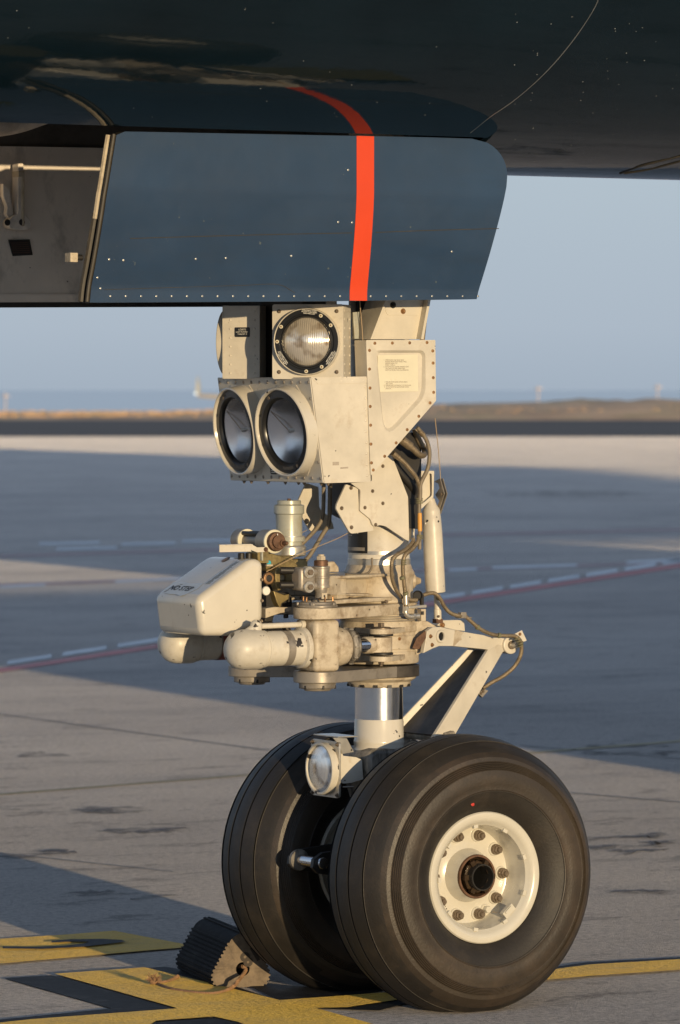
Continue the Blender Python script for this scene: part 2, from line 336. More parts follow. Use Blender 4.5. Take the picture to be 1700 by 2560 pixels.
# ================================================================== SETTING
def ground_mat():
    m = bpy.data.materials.new('apron_concrete'); m.use_nodes = True; N = m.node_tree.nodes; L = m.node_tree.links; b = N['Principled BSDF']
    tc = N.new('ShaderNodeTexCoord'); co = tc.outputs['Object']
    def noise(sc, det, rough=.6, vec=None):
        n = N.new('ShaderNodeTexNoise'); n.inputs['Scale'].default_value = sc; n.inputs['Detail'].default_value = det; n.inputs['Roughness'].default_value = rough; L.new(vec or co, n.inputs[0]); return n.outputs['Fac']
    def rng(f, a, z, lo=0, hi=1):
        r = N.new('ShaderNodeMapRange'); L.new(f, r.inputs[0]); r.inputs[1].default_value = a; r.inputs[2].default_value = z; r.inputs[3].default_value = lo; r.inputs[4].default_value = hi; return r.outputs[0]
    def mix(fac, A, B, mode='MIX'):
        x = N.new('ShaderNodeMix'); x.data_type = 'RGBA'; x.blend_type = mode
        L.new(fac, x.inputs[0])
        for i, q in ((6, A), (7, B)):
            if hasattr(q, 'is_output'): L.new(q, x.inputs[i])
            else: x.inputs[i].default_value = (*q, 1)
        return x.outputs[2]
    mp = N.new('ShaderNodeMapping'); mp.inputs['Rotation'].default_value = (0, 0, rad(20)); mp.inputs['Scale'].default_value = (.25, 1, 1); L.new(co, mp.inputs[0])
    c = mix(rng(noise(.35, 6), .3, .7), (.50,.455,.42), (.65,.60,.555))
    c = mix(rng(noise(.8, 9, .72, mp.outputs[0]), .50, .66, 0, .5), c, (.27,.25,.24))
    mq = N.new('ShaderNodeMapping'); mq.inputs['Rotation'].default_value = (0, 0, rad(32)); mq.inputs['Scale'].default_value = (.7, 1.6, 1); L.new(co, mq.inputs[0])
    c = mix(rng(noise(2.6, 9, .75, mq.outputs[0]), .56, .63, 0, .7), c, (.19,.165,.15))       # worn tyre-rubber streaks
    c = mix(rng(noise(2.2, 8, .75, mp.outputs[0]), .58, .64, 0, .6), c, (.16,.145,.135))
    c = mix(rng(noise(.22, 5, .6), .50, .62, 0, .35), c, (.30,.275,.26))      # oil drips
    c = mix(rng(noise(130, 2, .5), .35, .75), mix(rng(noise(260, 2), .3, .7), (.55,.55,.55), (1,1,1)), c, 'MULTIPLY') if False else c
    g = rng(noise(38, 6, .9), .3, .7, .25, 1.75)
    gm = N.new('ShaderNodeVectorMath'); gm.operation = 'SCALE'; L.new(c, gm.inputs[0]); L.new(g, gm.inputs['Scale'])
    sv = N.new('ShaderNodeVectorMath'); sv.operation = 'SCALE'; sv.inputs['Scale'].default_value = 1.8; L.new(gm.outputs[0], sv.inputs[0]); sh = sv.outputs[0]
    L.new(gm.outputs[0], b.inputs['Base Color']); b.inputs['Roughness'].default_value = .8; b.inputs['Specular IOR Level'].default_value = .3; b.inputs['Diffuse Roughness'].default_value = 1; b.inputs['Sheen Weight'].default_value = 1.0; b.inputs['Sheen Roughness'].default_value = .4; L.new(sh, b.inputs['Sheen Tint'])
    bp = N.new('ShaderNodeBump'); bp.inputs['Distance'].default_value = .02; L.new(noise(60, 5, .8), bp.inputs['Height']); L.new(bp.outputs[0], b.inputs['Normal'])
    return m
M['apron'] = ground_mat()
M['asphalt'] = mat('dark_asphalt', (.055,.048,.045), .85, stain=(.09,.08,.075), stain_amt=.3, stain_scale=.05, var=.2)
M['terrain'] = mat('dry_brown_earth', (.26,.18,.10), .9, stain=(.14,.13,.06), stain_amt=.5, stain_scale=.12, var=.3)
M['grassmat'] = mat('dry_grass', (.56,.37,.225), .9, stain=(.44,.37,.17), stain_amt=.4, stain_scale=.35, var=.35)
def W(d, a, z=0): q = -DIST*VD - RT*(97.5/FPX*DIST) + VD*d + RT*a; return V(q.x, q.y, z)     # d metres from the viewer, a to the right
b = MB('apron')
gs = [-400, -150, -60, -20, 0, 10, 20, 40, 80, 150, 262]
for i in range(len(gs)-1):
    for a0, a1 in ((-500, -60), (-60, 60), (60, 500)): b.poly([W(gs[i], a0), W(gs[i], a1), W(gs[i+1], a1), W(gs[i+1], a0)])
bmesh.ops.remove_doubles(b.bm, verts=b.bm.verts, dist=.001)
o = b.build('apron', center=False); tag(o, 'grey concrete apron under the aircraft', kind='structure')
b = MB('terrain')
prof = [(262, -.02), (275, -.1), (330, -1.5), (500, -9), (900, -42), (1200, -60)]
for (d0, z0), (d1, z1) in zip(prof, prof[1:]): b.poly([W(d0, -500, z0), W(d0, 500, z0), W(d1, 900, z1), W(d1, -900, z1)])
bmesh.ops.remove_doubles(b.bm, verts=b.bm.verts, dist=.001)
o = b.build('terrain', center=False); tag(o, 'dry slope falling away to the sea', kind='structure')
b = MB('asphalt'); b.poly([W(170, -300, .004), W(170, 300, .004), W(256, 300, .004), W(256, -300, .004)])
o = b.build('asphalt_road', center=False); tag(o, 'dark asphalt strip beyond the apron', kind='structure')
# low berm of dry grass
b = MB('grassmat'); rr = random.Random(3); nA, nD = 240, 10; grid = []
from mathutils import noise as mn
for i in range(nA+1):
    a = -60+120*i/nA; row = []
    for j in range(nD+1):
        t = j/nD; d = 252+34*t; base = .34+.66*max(0, min(1, (a+10)/24))
        h = base*math.sin(math.pi*min(1, t*1.05))**.7 if t < .95 else 0
        h *= 1+.16*mn.noise(V(a*.5, d*.2, 0))+.08*mn.noise(V(a*1.7, d*.7, 3)); row.append(b.v(W(d, a, h-.02)))
    grid.append(row)
for i in range(nA):
    for j in range(nD): b.f([grid[i][j], grid[i+1][j], grid[i+1][j+1], grid[i][j+1]])
for k in range(2600):          # tufts and low shrubs standing on it
    a = rr.uniform(-22, 22); t = rr.uniform(.1, .6); d = 252+34*t; base = (.32+.62*max(0, min(1, (a+10)/24)))*math.sin(math.pi*t)**.7
    hh = rr.uniform(.05, .15); ww = rr.uniform(.1, .4); p = W(d, a, base*.85)
    for q in range(3):
        an = rr.uniform(0, math.pi); e = V(math.cos(an), math.sin(an), 0)*ww; b.poly([p-e*.5, p+e*.5, p+e*rr.uniform(-.6, .6)+V(0, 0, hh)])
o = b.build('dry_grass', center=False); tag(o, 'low ridge of dry brown grass beyond the dark asphalt', kind='stuff')
# sea
m = bpy.data.materials.new('sea_water'); m.use_nodes = True; bs = m.node_tree.nodes['Principled BSDF']; bs.inputs['Base Color'].default_value = (.10,.22,.38,1); bs.inputs['Roughness'].default_value = .16; bs.inputs['Specular Tint'].default_value = (.78,.83,.98,1)
nz = m.node_tree.nodes.new('ShaderNodeTexNoise'); nz.inputs['Scale'].default_value = .02; tcn = m.node_tree.nodes.new('ShaderNodeTexCoord'); m.node_tree.links.new(tcn.outputs['Object'], nz.inputs[0])
bpn = m.node_tree.nodes.new('ShaderNodeBump'); bpn.inputs['Distance'].default_value = .05; m.node_tree.links.new(nz.outputs['Fac'], bpn.inputs['Height']); m.node_tree.links.new(bpn.outputs[0], bs.inputs['Normal'])
M['sea'] = m
b = MB('sea'); b.poly([W(700, -9000, -50), W(700, 9000, -50), W(60000, 30000, -50), W(60000, -30000, -50)])
o = b.build('sea', center=False); tag(o, 'hazy blue sea on the horizon', kind='structure')

# painted lines
M['yellow'] = mat('worn_yellow_paint', (.50,.325,.045), .7, var=.2, stain=(.26,.20,.10), stain_amt=.5, stain_scale=6, streak=(.4,1,1), chip=.62, chip_col=(.12,.11,.10), chip_scale=50, bump=.01, bump_scale=60, sheen=(.75,.5,.12))
M['blackline'] = mat('worn_black_paint', (.022,.022,.024), .75, spec=.2, var=.25, stain=(.10,.095,.09), stain_amt=.3, stain_scale=12, chip=.3, chip_col=(.14,.135,.13), chip_scale=90, bump=.003, bump_scale=120)
M['redline'] = mat('red_line_paint', (.52,.15,.145), .6, var=.15, stain=(.25,.06,.06), stain_amt=.3, stain_scale=2)
M['faintred'] = mat('faded_red_line_paint', (.42,.29,.27), .7, var=.15)
M['whiteline'] = mat('white_line_paint', (.66,.66,.66), .6, var=.1, stain=(.4,.4,.4), stain_amt=.3, stain_scale=2)
M['tanline'] = mat('faded_line_paint', (.42,.33,.16), .7, var=.1)
M['joint'] = mat('joint_sealant', (.24,.22,.21), .8)
def flat(b, pts, z): b.poly([V(p.x, p.y, z) for p in pts])
b = MB('blackline')
for q in ([(20,551),(240,537),(820,688),(780,697),(-10,760),(-30,745),(515,691)],           # border and triangle left
          [(720,756),(985,733),(1100,760),(1100,800),(700,800)],
          [(1455,692),(1700,640),(2100,560),(2600,520),(2750,500),(2750,540),(2500,556),(2050,620),(1750,700)],
          [(660,505),(760,498),(840,510),(1290,655),(1240,665)],
          [(1100,560),(1400,590),(2000,560),(2000,572),(1560,640),(1290,657)],
          [(2300,535),(2700,478),(3300,445),(3300,462),(2700,500),(2280,550)]):
    flat(b, PL(cS, q, z=0), .004)
g = [(12,414),(150,416),(290,411),(390,400),(414,392),(330,392),(238,397),(238,388),(330,381),(470,379),(560,384),(580,391),(540,398),(440,409),(380,417),(200,426),(12,424)]
b2 = MB('yellow')
flat(b2, PL(cS, [(-40,374),(330,350),(525,334),(870,400),(850,412),(700,424),(350,456),(-40,490)], z=0), .006)
flat(b2, PL(cS, [(252,535),(668,505),(1290,657),(1640,632),(2200,586),(2290,550),(2720,492),(3300,458),(3300,505),(2720,545),(2300,584),(1600,690),(1455,693),(1800,790),(1300,830),(1095,757),(985,733),(720,752),(650,800),(-60,800),(-60,768),(150,745),(820,695)], z=0), .007)
flat(b, PL(cS, g, z=0), .011)
mk = b2.build('painted_stand_marking', center=False); tag(mk, 'worn yellow stand marking beside the tyres', kind='structure')
mk = b.build('painted_border', center=False); tag(mk, 'black borders and black numeral of the yellow marking', kind='structure')
def line(mt, segs, wpx, z, name, label):
    b = MB(mt)
    for (x0, y0, x1, y1) in segs: flat(b, PL(cD, [(x0, y0-wpx/2), (x1, y1-wpx/2), (x1, y1+wpx/2), (x0, y0+wpx/2)], z=0), z)
    o = b.build(name, center=False); tag(o, label, kind='structure')
rl = lambda x: 1547-.1545*x
line('redline', [(-300, rl(-300), 1900, rl(1900))], 10, .004, 'red_line', 'red taxi line running behind the nose gear')
line('faintred', [(-200, 1358, 700, 1325), (700, 1325, 1900, 1287), (-200, 1289, 700, 1262), (700, 1240, 1900, 1215)], 7, .004, 'far_red_line', 'fainter red lines far across the apron')
dash = [(x, rl(x)-14.5, x+102, rl(x+102)-14.5) for x in range(-110, 420, 127)]+[(x, rl(x)-11, x+72, rl(x+72)-11) for x in range(1000, 1700, 88)]
line('whiteline', dash, 9, .005, 'white_dashes', 'row of white dashes along the red line')
line('whiteline', [(0,1355,105,1350),(265,1343,425,1335),(130,1267,270,1264),(280,1256,405,1253),(90,1255,230,1252),(1035,1316,1100,1313),(1135,1310,1330,1304),(1445,1298,1568,1291),(420,1249,560,1246)], 6, .005, 'far_white_dashes', 'fainter white dashes far across the apron')
line('tanline', [(-60,1838,1700,1700)], 2.6, .004, 'tan_line', 'faded thin yellow line across the apron')
line('joint', [(-60,1640,700,1742),(1250,1824,1700,1862),(-60,1962,400,2012),(1200,1720,1800,1768)], 1.2, .004, 'concrete_joint', 'thin dark joints between concrete slabs')

def oil_mat():
    m = bpy.data.materials.new('old_oil_stain'); m.use_nodes = True; N = m.node_tree.nodes; L = m.node_tree.links; bs = N['Principled BSDF']
    bs.inputs['Base Color'].default_value = (.15,.132,.12,1); bs.inputs['Roughness'].default_value = .75; bs.inputs['Specular IOR Level'].default_value = .2
    tc = N.new('ShaderNodeTexCoord'); mp = N.new('ShaderNodeMapping'); mp.inputs['Rotation'].default_value = (0,0,rad(32)); mp.inputs['Scale'].default_value = (.8,1.5,1); L.new(tc.outputs['Object'], mp.inputs[0])
    n = N.new('ShaderNodeTexNoise'); n.inputs['Scale'].default_value = 3.4; n.inputs['Detail'].default_value = 9; n.inputs['Roughness'].default_value = .75; L.new(mp.outputs[0], n.inputs[0])
    r = N.new('ShaderNodeMapRange'); r.inputs[1].default_value = .50; r.inputs[2].default_value = .60; r.inputs[4].default_value = .8; L.new(n.outputs['Fac'], r.inputs[0]); L.new(r.outputs[0], bs.inputs['Alpha'])
    return m
M['oil'] = oil_mat()
b = MB('oil'); rs = random.Random(21)
for (x, y, w_, h_) in [(70,1972,260,34),(95,1742,130,14),(330,1912,230,26),(250,2065,300,22),(1440,1945,260,60),(1460,1730,300,30),(1300,1140,420,14),(1480,2060,160,16),(200,1870,420,22)]:
    n_ = 40; pp = [(x+.5*w_*math.cos(t)*(1+rs.uniform(-.3,.2)), y+.5*h_*math.sin(t)*(1+rs.uniform(-.4,.2))) for t in [2*math.pi*k/n_ for k in range(n_)]]
    flat(b, PL(cD, pp, z=0), .003)
o = b.build('oil_stain', center=False); tag(o, 'old dark oil stains on the concrete', kind='structure')

# ================================================================== AIRLINER
AIR = empty('airliner', (0, 0, 0)); tag(AIR, 'dark blue airliner resting on its cream nose gear, orange stripe on the gear door', 'airplane')
# ---- fuselage
RF, ZB = 1.6, 2.331; HY = .488
def half_profile(n=150):
    out = [(0.0, 0.0)]; y = z = 0.0
    for k in range(n):
        t = math.pi*(k+.5)/n; R_ = 1.6 if t < rad(18.2) else (1.28 if t < rad(80) else None)
        if R_ is None: R_ = RTOP
        y += R_*math.cos(t)*math.pi/n; z += R_*math.sin(t)*math.pi/n*(2.0 if t > rad(90) else 1); out.append((max(0, y), z))
    return out
_a = 1.6*math.sin(rad(18.2)); RTOP = (_a+1.28*(math.sin(rad(80))-math.sin(rad(18.2))))/math.sin(rad(80))
PROF = half_profile()
def skin_y(z):                                # half width of the skin z above the keel
    for (ya, za), (yb, zb) in zip(PROF, PROF[1:]):
        if za <= z <= zb and zb > za: return ya+(yb-ya)*(z-za)/(zb-za)
    return 0.0
def sect(x):                                  # scale of the section and lift of its keel along the hull
    if x < -1.7: t = min(1, (-1.7-x)/3.6); return max(.01, max(0, 1-t**2.1)**.5), ZB+1.9*(1-max(0, 1-t**2.1)**.5)*.55
    if x > 26: t = min(1, (x-26)/15.5); return max(.02, (1-t)**.8), ZB+3.0*t**1.2
    return 1.0, ZB
xs = [-5.3,-5.25,-5.1,-4.8,-4.3,-3.7,-3.1,-2.5,-2.1,-1.9,-1.7]+[-1.5+.15*i for i in range(11)]+[.03,.165,.3,.5,.8,1.2,1.8,2.6,3.5,5,7,9,12,15,18,21,24,26]+[26+1.55*i for i in range(1, 11)]
fr = [-1+.25*i for i in range(9)]
zk = next(za+(zb-za)*(HY-ya)/(yb-ya) for (ya, za), (yb, zb) in zip(PROF, PROF[1:]) if ya <= HY <= yb)
def keel_z(y): return next(za+(zb-za)*(abs(y)-ya)/(yb-ya) for (ya, za), (yb, zb) in zip(PROF, PROF[1:]) if ya <= abs(y) <= yb)
TH = [(HY*f, keel_z(HY*f)) for f in fr]+[p for p in PROF if p[1] > zk+.004 and (p[0] > HY or p[1] > 1)]+[(-p[0], p[1]) for p in PROF[::-1][1:] if p[1] > zk+.004 and (p[0] > HY or p[1] > 1)]
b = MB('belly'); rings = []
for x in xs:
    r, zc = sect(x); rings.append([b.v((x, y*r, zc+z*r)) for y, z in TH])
n = len(TH)
for i in range(len(xs)-1):
    for k in range(n):
        if k < 8 and xs[i] >= -1.9-1e-6 and xs[i+1] <= .031: continue
        b.f([rings[i][k], rings[i][(k+1) % n], rings[i+1][(k+1) % n], rings[i+1][k]])
def on_belly(p):
    d = ray(p); t = 10.5
    def inside(t): q = CAM+d*t; return q.z > ZB and abs(q.y) < skin_y(q.z-ZB)
    while not inside(t) and t < 20: t += .02
    lo, hi = t-.02, t
    for _ in range(24):
        m_ = (lo+hi)/2
        if inside(m_): hi = m_
        else: lo = m_
    return CAM+d*lo
b.m('dullrivet'); rr = random.Random(11)
for k in range(60):
    q = (rr.uniform(1150, 1568), rr.uniform(30, 390)) if k < 44 else (rr.uniform(0, 1100), rr.uniform(20, 270)); p = on_belly(cD(*q)); nn = V(0, p.y, p.z-ZB-1.1).normalized(); b.rivet(p, nn, rr.uniform(.0010, .0019), 'dullrivet')
# wing, tail surfaces, far out of the picture but casting their shade
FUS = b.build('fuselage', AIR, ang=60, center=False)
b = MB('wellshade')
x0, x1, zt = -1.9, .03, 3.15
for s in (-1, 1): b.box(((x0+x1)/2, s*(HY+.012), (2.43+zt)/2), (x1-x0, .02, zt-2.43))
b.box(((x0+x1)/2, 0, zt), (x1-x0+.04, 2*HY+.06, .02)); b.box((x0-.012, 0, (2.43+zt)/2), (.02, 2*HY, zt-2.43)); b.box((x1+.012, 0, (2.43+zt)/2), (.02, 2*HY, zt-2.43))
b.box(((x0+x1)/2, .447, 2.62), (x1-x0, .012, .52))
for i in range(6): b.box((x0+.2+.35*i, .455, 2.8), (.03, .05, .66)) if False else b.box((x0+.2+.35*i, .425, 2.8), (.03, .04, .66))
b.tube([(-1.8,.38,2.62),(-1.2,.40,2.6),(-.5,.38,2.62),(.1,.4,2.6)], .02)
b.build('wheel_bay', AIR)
def wing(s):
    b = MB('navy'); A = [(9.5, s*1.7, 2.75),(16.5, s*1.7, 2.65),(16.5, s*1.7, 2.95),(12, s*1.7, 3.3)]; B = [(21, s*18.5, 4.4),(23, s*18.5, 4.4),(23, s*18.5, 4.48),(21.6, s*18.5, 4.55)]
    b.loft([Vector(p) for p in A], [Vector(p) for p in B]); b.build('wing', AIR, ang=20)
    b = MB('grey'); yc = s*6.5
    b.lathe([(.95,.0),(1.12,.1),(1.2,.6),(1.22,1.6),(1.15,3.4),(.9,4.9),(.62,5.7),(.2,6.2)], (12.2, yc, 1.95), (1,0,0), 40)
    b.prism([(13, yc-.12, 2.8),(17.5, yc-.12, 2.6),(17.5, yc-.12, 3.4),(14, yc-.12, 3.15)], (0,.24,0)); b.build('engine', AIR)
    b = MB('navy'); b.loft([V(34, s*.5, 5.2), V(39, s*.5, 5.2), V(38, s*.5, 5.4)], [V(39, s*7.5, 5.8), V(41, s*7.5, 5.8), V(40.5, s*7.5, 5.9)]); b.build('tailplane', AIR, ang=20)
    b = MB('tyre')
    for dx in (0, 1.1):
        for dy in (-.4, .4): b.lathe([(.2,-.16),(.5,-.18),(.53,0),(.5,.18),(.2,.16)], (18.3+dx, s*3.65+dy, .53), (0,1,0), 28)
    b.m('grey').cyl((18.85, s*3.65, .5), (18.85, s*3.65, 3), .16); b.split('main_gear', AIR)
for s in (-1, 1): wing(s)
b = MB('navy'); b.loft([V(25, -.2, 5.8), V(40.5, -.2, 5.9), V(43, -.1, 13.2), V(39.5, -.1, 13.4), V(31, -.15, 7.9)], [V(25, .2, 5.8), V(40.5, .2, 5.9), V(43, .1, 13.2), V(39.5, .1, 13.4), V(31, .15, 7.9)]); b.build('tail_fin', AIR, ang=20)
# seams on the belly: traced on the skin
b = MB('seal')
pts = [on_belly(cD(*q)) for q in [(1430,400),(1470,385),(1520,372),(1568,360)]]; b.tube(pts, .003, 6)
pts = [on_belly(cD(*q)) for q in [(1440,400),(1490,392),(1540,380),(1568,372)]]; b.tube(pts, .0025, 6)
b.build('drain_slot', FUS)
b = MB('rivet'); pts = [on_belly(cD(*q)) for q in [(1385,-20),(1370,20),(1320,95),(1260,165),(1190,228),(1130,270),(1085,306)]]; Q = b.tube(pts, .0012, 6)
b.build('panel_seam', FUS)


# ---- nose gear doors
def door_y(z): return .47-.035*max(0, min(1, (2.25-z)/.26))**1.4
out = [(270,303),(520,306),(820,312),(1080,319),(1098,320.5),(1115,325),(1130,332),(1144,343),(1155,356),(1163,371),(1168,386),(1170,402),(1168,430),(1155,490),(1128,590),(1099,691),(850,694),(520,696),(207,698),(222,600),(246,450)]
def on_door(p, off=0):
    q = P(p, y=-.47)
    for _ in range(4): q = P(p, y=-door_y(q.z)-off)
    return q
def door_solid(sgn, m_out, m_in, m_edge):
    base = [on_door(cD(*q)) for q in out]; xz = [(p.x, p.z) for p in base]; b = MB(m_out)
    # grid the outline so that the panel can bend: horizontal rows between front and rear edge
    rows = 46; zs = [1.985+(2.392-1.985)*i/rows for i in range(rows+1)]
    zlo, zhi = min(z for x, z in xz), max(z for x, z in xz); zs = [zlo+.0005+(zhi-zlo-.001)*i/rows for i in range(rows+1)]
    def span(z):
        hit = []
        for (xa, za), (xb, zb) in zip(xz, xz[1:]+xz[:1]):
            if (za-z)*(zb-z) <= 0 and abs(za-zb) > 1e-9: hit.append(xa+(xb-xa)*(z-za)/(zb-za))
        return min(hit), max(hit)
    nx = 24
    def G(side):
        g = []
        for z in zs:
            a, c = span(z); y = sgn*(door_y(z)-side*.042); g.append([b.v((a+(c-a)*i/nx, y, z)) for i in range(nx+1)])
        return g
    A, B = G(0), G(1); b.m(m_out)
    for j in range(rows):
        for i in range(nx): b.f([A[j][i], A[j][i+1], A[j+1][i+1], A[j+1][i]])
    b.m(m_in)
    for j in range(rows):
        for i in range(nx): b.f([B[j][i], B[j+1][i], B[j+1][i+1], B[j][i+1]])
    b.m(m_edge)
    for j in range(rows): b.f([A[j][0], A[j+1][0], B[j+1][0], B[j][0]]); b.f([A[j][nx], B[j][nx], B[j+1][nx], A[j+1][nx]])
    for i in range(nx): b.f([A[0][i], B[0][i], B[0][i+1], A[0][i+1]]); b.f([A[rows][i], A[rows][i+1], B[rows][i+1], B[rows][i]])
    return b, span, zs
b, span, zs = door_solid(-1, 'navy', 'well', 'seal')
for k in range(25):                                  # fasteners along the lower edge
    p = on_door(cD(255+36.4*k*.97, 683)); b.rivet(p, NY, .0031, 'rivet', .3)
for q in [(452,597),(521,595),(672,590),(1042,580),(780,512),(812,513),(803,392),(232,665),(252,598),(285,600),(225,640)]: b.rivet(on_door(cD(*q)), NY, .0033, 'rivet', .3)
b.m('seal').tube([on_door(cD(*q)) for q in [(300,550),(430,546),(620,541),(812,537)]], .0011, 6)
b.tube([on_door(cD(*q)) for q in [(866,536),(1000,531),(1150,527)]], .0011, 6)
b.tube([on_door(cD(*q)) for q in [(240,668),(430,662),(560,658),(640,656),(680,675)]], .0007, 6)
DOOR = b.build('gear_door', AIR, ang=30, label='sunlit blue nose gear door with an orange stripe')
b = MB('stripe'); zA, zB = on_door(cD(830,694)).z+.0008, on_door(cD(840,313)).z-.0008; zr = [zA+(zB-zA)*i/20 for i in range(21)]; A = []
xa, xb = P(cD(822,330), y=-.47).x, P(cD(862,330), y=-.47).x
for z in zr: A.append((b.v((xa, -door_y(z)-.0012, z)), b.v((xb, -door_y(z)-.0012, z)), b.v((xa, -door_y(z)+.002, z)), b.v((xb, -door_y(z)+.002, z))))
for q, r in zip(A, A[1:]): b.f([q[0], q[1], r[1], r[0]]); b.f([q[2], q[0], r[0], r[2]]); b.f([q[1], q[3], r[3], r[1]])
b.build('stripe', DOOR)
b = MB('felt'); A = []
for i in range(15):
    zt_ = P(cD(270,304), y=-.47).z-.008; z = zs[0]+(zt_-zs[0])*(.5+.5*i/14); a = span(z)[0]; A.append(V(a-.006, -door_y(z)+.030, z))
b.tube(A, .009, 8, 3)
b.m('seal'); A = []
for i in range(18):
    z = zs[0]+(zt_-zs[0])*i/17+.002; a = span(z)[0]; A.append(V(a-.004, -door_y(z)+.008, z))
b.tube(A, .0055, 8, 3); A = [p+V(-.002, .026, 0) for p in A[:10]]; b.tube(A, .010, 8, 3)
b.build('door_seal', DOOR)
b = MB('felt'); p = on_door(cl(830,1540)); b.box(p+V(-.012, .05, 0), (.022, .03, .024)); b.m('dark').cyl(p+V(-.004, .05, 0), p+V(.02, .05, 0), .008); b.build('bump_stop', DOOR, bevel=.003)
b, sp2, zs2 = door_solid(1, 'navy', 'well', 'seal')
b.m('well')
yi = .47-.042-.002
z0 = zs2[0]
for i in range(16):
    x = -1.17+.045*i*1.1; b.m('dark').lathe([(.006, -.004), (.006, 0), (.005, .003), (0, .0032)], (x, door_y(z0)-.046, z0+.022+.012*(x+1.17)), (0,-1,0), 12)
yk = door_y(z0)-.050
b.m('well').prism([V(-1.22,yk,z0+.010), V(.10,yk,z0+.026), V(.10,yk,z0+.046), V(-1.22,yk,z0+.034)], (0,.012,0))
b.m('dark').prism([V(-1.22,yk-.001,z0-.003), V(.10,yk-.001,z0+.012), V(.10,yk-.001,z0+.026), V(-1.22,yk-.001,z0+.011)], (0,.05,0))
SD = b.build('gear_door', AIR, ang=30, label='far gear door showing its dirty grey inner side')
yI = .411
b = MB('well')
L3 = lambda pts: [P(cl(*q), y=yI) for q in pts]
b.prism(rounded(L3([(120,620),(175,620),(172,1100),(255,1200),(235,1265),(160,1280),(40,1265),(20,1190),(85,1130),(118,1120)]), .006, 3), (0, -.035, 0))
b.prism(L3([(0,820),(60,880),(105,1130),(60,1170),(30,1120),(40,1050),(0,940)]), (0, -.02, 0))
b.m('dark')
for q in [(70,1200),(212,1198)]: b.lathe([(.0095, 0), (.009, .004)], P(cl(*q), y=yI-.035), (0,-1,0), 16)
b.m('felt').prism(L3([(115,700),(175,700),(175,1240),(150,1240),(150,760),(115,760)]), (0, -.04, 0))
b.build('hinge_arm', SD, bevel=.002)
b = MB('dark'); b.prism([P(cl(*q), y=.412) for q in [(80,1370),(285,1365),(315,1520),(120,1530)]], (0,-.004,0)); b.m('ink')
for k in range(6): b.prism([P(cl(*q), y=.4075) for q in [(110+k*3,1400+k*19),(270+k*5,1396+k*19),(271+k*5,1401+k*19),(111+k*3,1405+k*19)]], (0,-.001,0))
b.build('placard', SD)
# curved duct seen above the far door
b = MB('well'); b.tube([(-1.8,.30,2.47),(-1.3,.34,2.455),(-1.0,.38,2.47),(-.8,.44,2.52)], .05, 16); b.build('duct', AIR)

